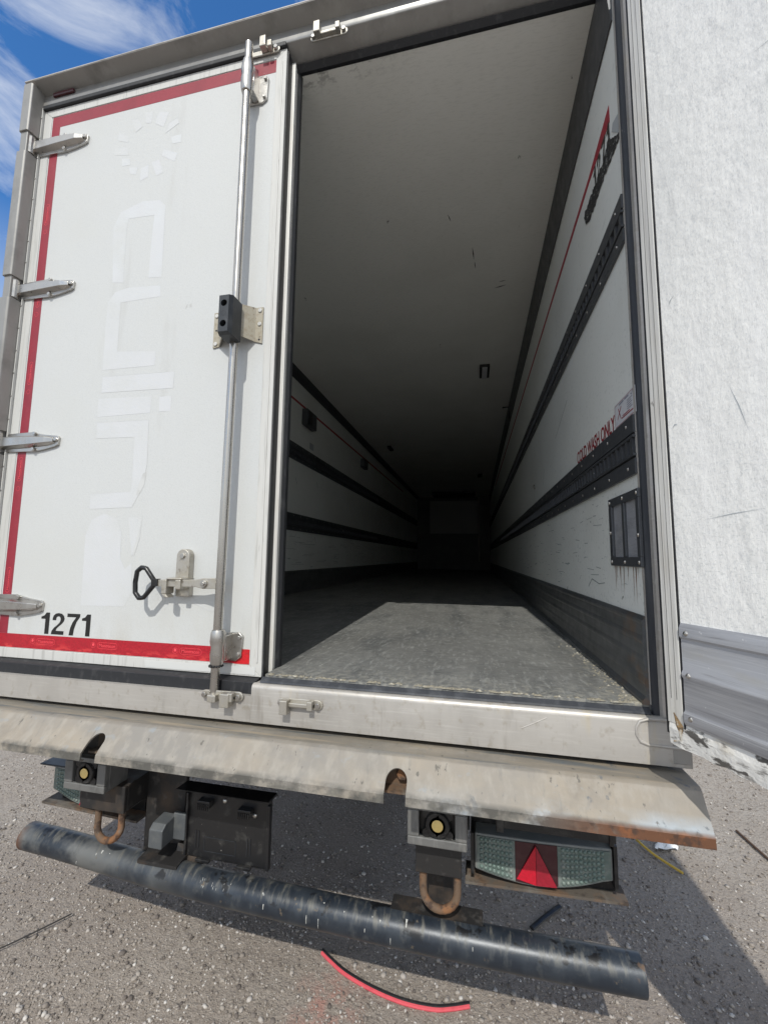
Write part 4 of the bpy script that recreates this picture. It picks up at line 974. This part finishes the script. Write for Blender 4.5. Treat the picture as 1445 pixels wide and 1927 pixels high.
# ---- mounting plates and rope eyes
def rope_eye(x0, x1, y, ztop, zbot, r=.0115):
    w = (x1-x0)/2-r; cx_ = (x0+x1)/2
    pts = [(cx_-w, y, ztop)] + [(cx_-w*math.cos(t), y-.01*math.sin(t), zbot+r+w*.9-w*.9*math.sin(t)) for t in np.linspace(0, math.pi, 13)] + [(cx_+w, y, ztop)]
    return obj('rope_eye', MB().tube(pts, r, 12), 'rust', T, smooth=True)
obj('mounting_plate', MB().box(.553, .690, .030, .044, .580, .690).box(.553, .690, .044, .14, .655, .690), 'chassis', T, bevel=.003)
rope_eye(.562, .688, .050, .60, .470)
obj('mounting_plate', MB().box(-.690, -.500, .035, .050, .598, .690).box(-.690, -.500, .05, .40, .60, .69), 'chassis', T, bevel=.003)
rope_eye(-.640, -.515, .060, .62, .480)
# ---- chassis
obj('bumper_post', MB().box(-.505, -.335, .15, .17, .400, .86).box(-.505, -.488, .17, .34, .45, .86), 'chassis', T, bevel=.003)
obj('bumper_post', MB().box(.578, .660, .115, .20, .395, .86), 'chassis', T, bevel=.003)
obj('bumper_bracket', MB().prism([(.06, .430), (.06, .442), (.16, .452), (.16, .440)], 'x', -.45, -.29).prism([(.10, .380), (.145, .38), (.145, .47), (.13, .47)], 'x', -.34, -.24), 'chassis', T)
obj('bumper_bracket', MB().prism([(.06, .432), (.06, .438), (.12, .442), (.12, .432)], 'x', .47, .75), 'chassis', T)
obj('chassis_rail', MB().box(-.53, -.42, .34, 12.6, .62, .98).box(-.58, -.37, .34, 12.6, .60, .62), 'chassis', T)
obj('chassis_rail', MB().box(.60, .71, .20, 12.6, .62, .98).box(.55, .76, .90, 12.6, .60, .62), 'chassis', T)
for y in (.36, 1.9, 4.2, 7.5): obj('cross_member', MB().box(-.42 if y > 1 else -.42, .60 if y > 1 else -.27, y, y+.10, .72, .98), 'chassis', T)
obj('floor_underside', MB().box(-1.28, 1.28, .095, 13.05, .985, .999), 'chassis', T)
for y in (3.2, 4.5, 5.8):
    obj('axle', MB().tube([(-1.0, y, .50), (1.0, y, .50)], .07, 12), 'chassis', T, smooth=True)
    for s in (-1, 1):
        def lathe(prof):
            mb = MB(); n = 32; vs = [(s*p[0], y+p[1]*math.cos(2*math.pi*k/n), .5+p[1]*math.sin(2*math.pi*k/n)) for p in prof for k in range(n)]
            return mb.add(vs, [(i*n+k, i*n+(k+1) % n, (i+1)*n+(k+1) % n, (i+1)*n+k) for i in range(len(prof)-1) for k in range(n)])
        ty_ = obj('wheel', lathe([(.84, .29), (.83, .36), (.845, .47), (.88, .50), (1.16, .50), (1.20, .47), (1.21, .36), (1.20, .29)]), 'tyre', T, smooth=True)
        obj('rim', lathe([(.84, .29), (1.18, .29), (1.19, .27), (1.10, .25), (1.08, .15), (1.14, .12), (1.15, .0)]), 'rim', ty_, smooth=True)

# ---- number plate holder (empty black board) and lamp beside it
PH = obj('plate_holder', MB().box(-.300, .032, .118, .130, .440, .672), 'plastic', T, bevel=.006)
obj('holder_shelf', MB().prism([(.066, .692), (.130, .690), (.130, .682), (.070, .686)], 'x', -.315, .045), 'plastic', PH)
for x0, x1, z0, z1 in ((-.300, -.292, .45, .66), (.020, .032, .445, .655)): obj('holder_rim', MB().box(x0, x1, .106, .118, z0, z1), 'plastic', PH, bevel=.0015)
for cx0, cz in ((-.245, .625), (-.085, .615)):
    q = MB(); q.box(cx0, cx0+.05, .092, .118, cz, cz+.023)
    for k in range(6): q.box(cx0+.002+.008*k, cx0+.006+.008*k, .088, .0925, cz-.007, cz+.015)
    obj('holder_clip', q, 'plastic', PH, bevel=.0015)
for x0, x1 in ((-.250, -.195), (-.088, -.034)): obj('holder_tab', MB().box(x0, x1, .104, .118, .436, .446), 'plastic', PH, bevel=.0015)
q = MB()
for x, z in ((-.150, .645), (-.030, .612)): q.dome((x, .1175, z), '-y', .009, .006, 10, 3)
pieces('holder_screw', q, 'steel', PH, smooth=True)
q = MB()
for x in (-.262, -.250, -.058, -.046): q.box(x, x+.004, .1160, .1178, .475, .532)
pieces('holder_slot', q, 'black', PH)
q = MB()
for x0, z0, x1, z1 in ((-.225, .515, -.10, .515), (-.225, .468, -.10, .468), (-.225, .468, -.225, .515), (-.10, .468, -.10, .515)):
    a, b = sorted((x0, x1)); c, d = sorted((z0, z1)); q.box(a-.0008, b+.0008, .1168, .1178, c-.0008, d+.0008)
obj('holder_ridge', q, 'rubber', PH)
pl = MB(); pl.prism([(.040, .500), (.040, .560), (.058, .575), (.115, .580), (.115, .500)], 'x', -.395, -.340); pl.box(-.345, -.295, .10, .115, .50, .59)
obj('plate_lamp', pl, 'lampgrey', T, bevel=.004)

# ---- rear tail lamps
def tail_lamp(flip):
    """right lamp: x .728..1.132, slight bow in the lower edge; mirrored copy on the left is pushed back"""
    X0, X1 = .728, 1.132
    def zt(x): return .668-.002*((x-X0)/(X1-X0))-.006*((x-X0)/(X1-X0))**2
    def zb(x):
        u = (x-X0)/(X1-X0); return .566-.034*math.sin(math.pi*min(1, u*1.05)*.86+.05)+.018*u*u
    def yy(x): return .120+.03*((x-X0)/(X1-X0))**2 - .01
    dx = 0 if not flip else .0
    def mp(p):
        if not flip: return p
        return (-p[0]+.185, p[1]+.01, p[2]+.002)
    def slab(x0, x1, y_off, inset, n=14):
        mb = MB(); vs = []
        for i in range(n+1):
            x = x0+(x1-x0)*i/n; y = yy(x)
            vs += [(x, y+y_off, zb(x)+inset), (x, y+y_off, zt(x)-inset), (x, y+.06, zt(x)-inset), (x, y+.06, zb(x)+inset)]
        mb.add([mp(v) for v in vs], [(4*i+k, 4*i+4+k, 4*i+4+(k+1) % 4, 4*i+(k+1) % 4) for i in range(n) for k in range(4)] + [(0, 1, 2, 3), tuple(4*n+k for k in (3, 2, 1, 0))])
        return mb
    body = obj('tail_lamp', slab(X0, X1, .0, .0), 'lampbody', T, bevel=.004)
    gap = .0065
    obj('red_lens', slab(.849, .972, -.003, gap), 'lens_dark', body)
    def dom(xa, xb, cols):
        q = MB(); rr_ = random.Random(3); nc = cols
        for i in range(nc):
            x = xa+(xb-xa)*(i+.5)/nc; z0_, z1_ = zb(x)+.016, zt(x)-.014; m = int((z1_-z0_)/.0135)
            for j in range(m+1):
                z = z0_+(z1_-z0_)*j/m; c = mp((x, yy(x)-.0028, z)); q.dome(c, '-y', .0062, .0055, 10, 3)
        return q
    ln = obj('clear_lens', sum_mb([slab(X0+gap, .848, -.003, gap), dom(.742, .842, 8)]), 'lens', body, smooth=True); ln.data.materials.append(MT['lensbump'])
    for p_ in ln.data.polygons[58:]: p_.material_index = 1
    ln = obj('clear_lens', sum_mb([slab(.973, X1-gap, -.003, gap), dom(.982, 1.108, 10)]), 'lens', body, smooth=True); ln.data.materials.append(MT['lensbump'])
    for p_ in ln.data.polygons[58:]: p_.material_index = 1
    xa, xb, xm = .852, .968, .909
    def tri(a, b, c, m):
        q = MB(); vs = [mp(p) for p in (a, b, c)]; q.add(vs+[(p[0], p[1]+.004, p[2]) for p in vs], [(0, 1, 2), (3, 4, 5), (0, 1, 4, 3), (1, 2, 5, 4), (2, 0, 3, 5)])
        return obj('triangle_reflector', q, m, body)
    yt = .106
    tri((xa, yt+.003, zb(xa)+.014), (xm-.0006, yt-.001, zt(xm)-.010), (xm-.0006, yt-.001, zb(xm)+.010), 'tri')
    tri((xm+.0006, yt-.001, zb(xm)+.010), (xm+.0006, yt-.001, zt(xm)-.010), (xb, yt+.004, zb(xb)+.008), 'tri2')
    # dark housing behind and rusty tray under the lamp, bracket over it
    q = MB(); q.box(X0-.012, X1+(.010 if not flip else -.02), .168, .25, .525, .69)
    if not flip: q.box(X0-.012, X0-.002, .10, .168, .555, .672); q.box(X1+.002, X1+.012, .135, .168, .548, .672)
    o1 = obj('lamp_housing', MB().add([mp(v) for v in q.v], q.f), 'plastic', body)
    q = MB(); q.prism([(X0-.03, .106), (X1+.035, .128), (X1+.035, .20), (X0-.03, .20)], 'z', .518, .526)
    obj('lamp_tray', MB().add([mp(v) for v in q.v], q.f), 'rustgrey', body, label='rusty tray under the lamp')
    return body
tail_lamp(False); tail_lamp(True)
q = MB(); q.box(.800, 1.115, .030, .10, .738, .79); q.box(.790, .812, .022, .105, .730, .80); q.box(1.095, 1.108, .024, .10, .733, .795)
obj('lamp_bracket', q, 'plastic', T, bevel=.003)
obj('lamp_bracket', MB().box(-.965, -.70, .10, .18, .686, .692), 'plastic', T, bevel=.003)

# ---- bumper tube
tb = [(-1.032, .1405), (-1.0, .138), (-.906, .133), (-.766, .1225), (-.631, .111), (-.502, .100), (-.381, .091), (-.158, .079), (.044, .073), (.233, .068), (.412, .064), (.579, .062), (.736, .062), (.886, .063), (1.028, .066), (1.09, .0675), (1.174, .0692)]
pts = []
for i in range(len(tb)-1):
    for t in np.linspace(0, 1, 4, endpoint=False): pts.append((tb[i][0]+(tb[i+1][0]-tb[i][0])*t, tb[i][1]+(tb[i+1][1]-tb[i][1])*t, .391))
pts.append((1.174, .0692, .391))
tm = MB(); tm.tube(pts, .0475, 32, caps=False)
ip = [(-1.032, .1405, .391), (-.9, .133, .391)]; tm.tube(ip, .0425, 24, caps=False); tm.tube([(1.06, .067, .391), (1.174, .0692, .391)], .0425, 24, caps=False)
n_ = 32
for (x, y), s in ((tb[0], -1), (tb[-1], 1)):
    d = Vector((1, -.05 if s < 0 else .02, 0)).normalized(); sd = d.cross(Vector((0, 0, 1)))
    c = Vector((x, y, .391))
    tm.add([c+r_*(math.cos(2*math.pi*k/n_)*sd+math.sin(2*math.pi*k/n_)*Vector((0, 0, 1))) for r_ in (.0475, .0425) for k in range(n_)], [(k, (k+1) % n_, n_+(k+1) % n_, n_+k) for k in range(n_)])
TB = obj('bumper_tube', tm, 'tube', T, smooth=True)
q = MB(); rr = random.Random(21)
def drip(x, yc, t0, t1, w):
    n = 8; vs = []
    for i in range(n+1):
        t = t0+(t1-t0)*i/n; ww = w*(1-.5*i/n)
        for s in (-1, 1): vs.append((x+s*ww, yc-.0479*math.cos(t), .391+.0479*math.sin(t)))
    q.add(vs, [(2*i, 2*i+1, 2*i+3, 2*i+2) for i in range(n)])
def ytube(x): return float(np.interp(x, [p[0] for p in tb], [p[1] for p in tb]))
for x, t0, t1, w in ((.525, 1.15, .75, .003), (.42, .95, .85, .003), (.445, .85, .72, .0025), (.26, 1.1, 1.04, .003), (.33, .9, .82, .0025), (-.62, 1.0, .8, .003), (-.64, .75, .6, .0022), (-.585, .95, .9, .002), (.06, .35, .05, .0016), (.21, .3, -.2, .0014), (.25, .25, -.35, .0012), (.40, .3, .1, .0014), (.48, .1, -.3, .001), (.72, .5, .3, .001)):
    drip(x, ytube(x), t0, t1, w)
for k in range(15):
    x = rr.uniform(-.20, -.06); t0 = rr.uniform(.55, 1.05); drip(x, ytube(x), t0, t0-rr.uniform(.03, .14), rr.uniform(.0005, .0014))
pieces('paint_drip', q, 'chalk', TB)

# ================================================================== things lying on the gravel
pts = [(.146, .36), (.189, .335), (.259, .30), (.367, .268), (.479, .25), (.582, .252), (.645, .268), (.703, .29)]
def smooth_path(p, z, n=6):
    out = []
    for i in range(len(p)-1):
        p0, p1, p2, p3 = (np.array(p[max(0, i-1)]), np.array(p[i]), np.array(p[i+1]), np.array(p[min(len(p)-1, i+2)]))
        for t in np.linspace(0, 1, n, endpoint=False):
            q_ = .5*((2*p1)+(-p0+p2)*t+(2*p0-5*p1+4*p2-p3)*t*t+(-p0+3*p1-3*p2+p3)*t**3); out.append((q_[0], q_[1], z))
    out.append((*p[-1], z)); return out
RS = bpy.data.objects.new('rubber_strip', None); COL.objects.link(RS); RS.location = (.42, .26, 0)
tag(RS, 'thin curved strip with a black top and red side, nearest the camera', 'rubber strip')
def local(mb, c): return MB().add([(v[0]-c[0], v[1]-c[1], v[2]-c[2]) for v in mb.v], mb.f)
sp_ = smooth_path(pts, .007)
obj('red_side', local(MB().tube(sp_, .0065, 8), (.42, .26, 0)), 'redstrip', RS, smooth=True)
obj('black_top', local(MB().tube([(x, y+.006, .0125) for x, y, z in sp_], .0052, 8), (.42, .26, 0)), 'plastic', RS, smooth=True)
o = obj('rubber_offcut', MB().tube(smooth_path([(.949, .647), (1.013, .719), (1.084, .791)], .014), .011, 10, flat=.6), 'plastic', smooth=True)
tag(o, 'short straight black rubber offcut lying behind the bumper tube', 'rubber strip')
o = obj('cable', MB().tube(smooth_path([(1.58, 1.364), (1.626, 1.257), (1.711, 1.145)], .008), .006, 8), 'yellow', smooth=True)
tag(o, 'short yellow cable lying on the gravel by the beam end', 'cable')
rr = random.Random(2); mb = MB(); n = 7; vs = []
for j in range(n):
    for i in range(n):
        u, v_ = i/(n-1), j/(n-1); vs.append((1.655+.11*u+.02*v_+rr.uniform(-.008, .008), 1.30+.075*v_+.03*u+rr.uniform(-.008, .008), .006+rr.uniform(0, .028)*(1 if 0 < i < n-1 and 0 < j < n-1 else .3)))
mb.add(vs, [(j*n+i, j*n+i+1, (j+1)*n+i+1, (j+1)*n+i) for j in range(n-1) for i in range(n-1)])
o = obj('plastic_scrap', mb, 'scrap'); md = o.modifiers.new('thickness', 'SOLIDIFY'); md.thickness = .0015
tag(o, 'crumpled white scrap of film lying beside the yellow cable', 'litter')
o = obj('metal_rod', MB().tube([(2.165, 1.581, .008), (2.18, 1.42, .010), (2.2, 1.25, .008)], .006, 8), 'rod', smooth=True)
tag(o, 'thin rusty rod lying on the gravel under the open door', 'rod')
o = obj('wire', MB().tube(smooth_path([(-1.2, -.08), (-1.066, .094), (-1.013, .172), (-.945, .285)], .008), .0028, 6), 'wire', smooth=True)
tag(o, 'thin dark wire lying on sunlit gravel at far left', 'wire')
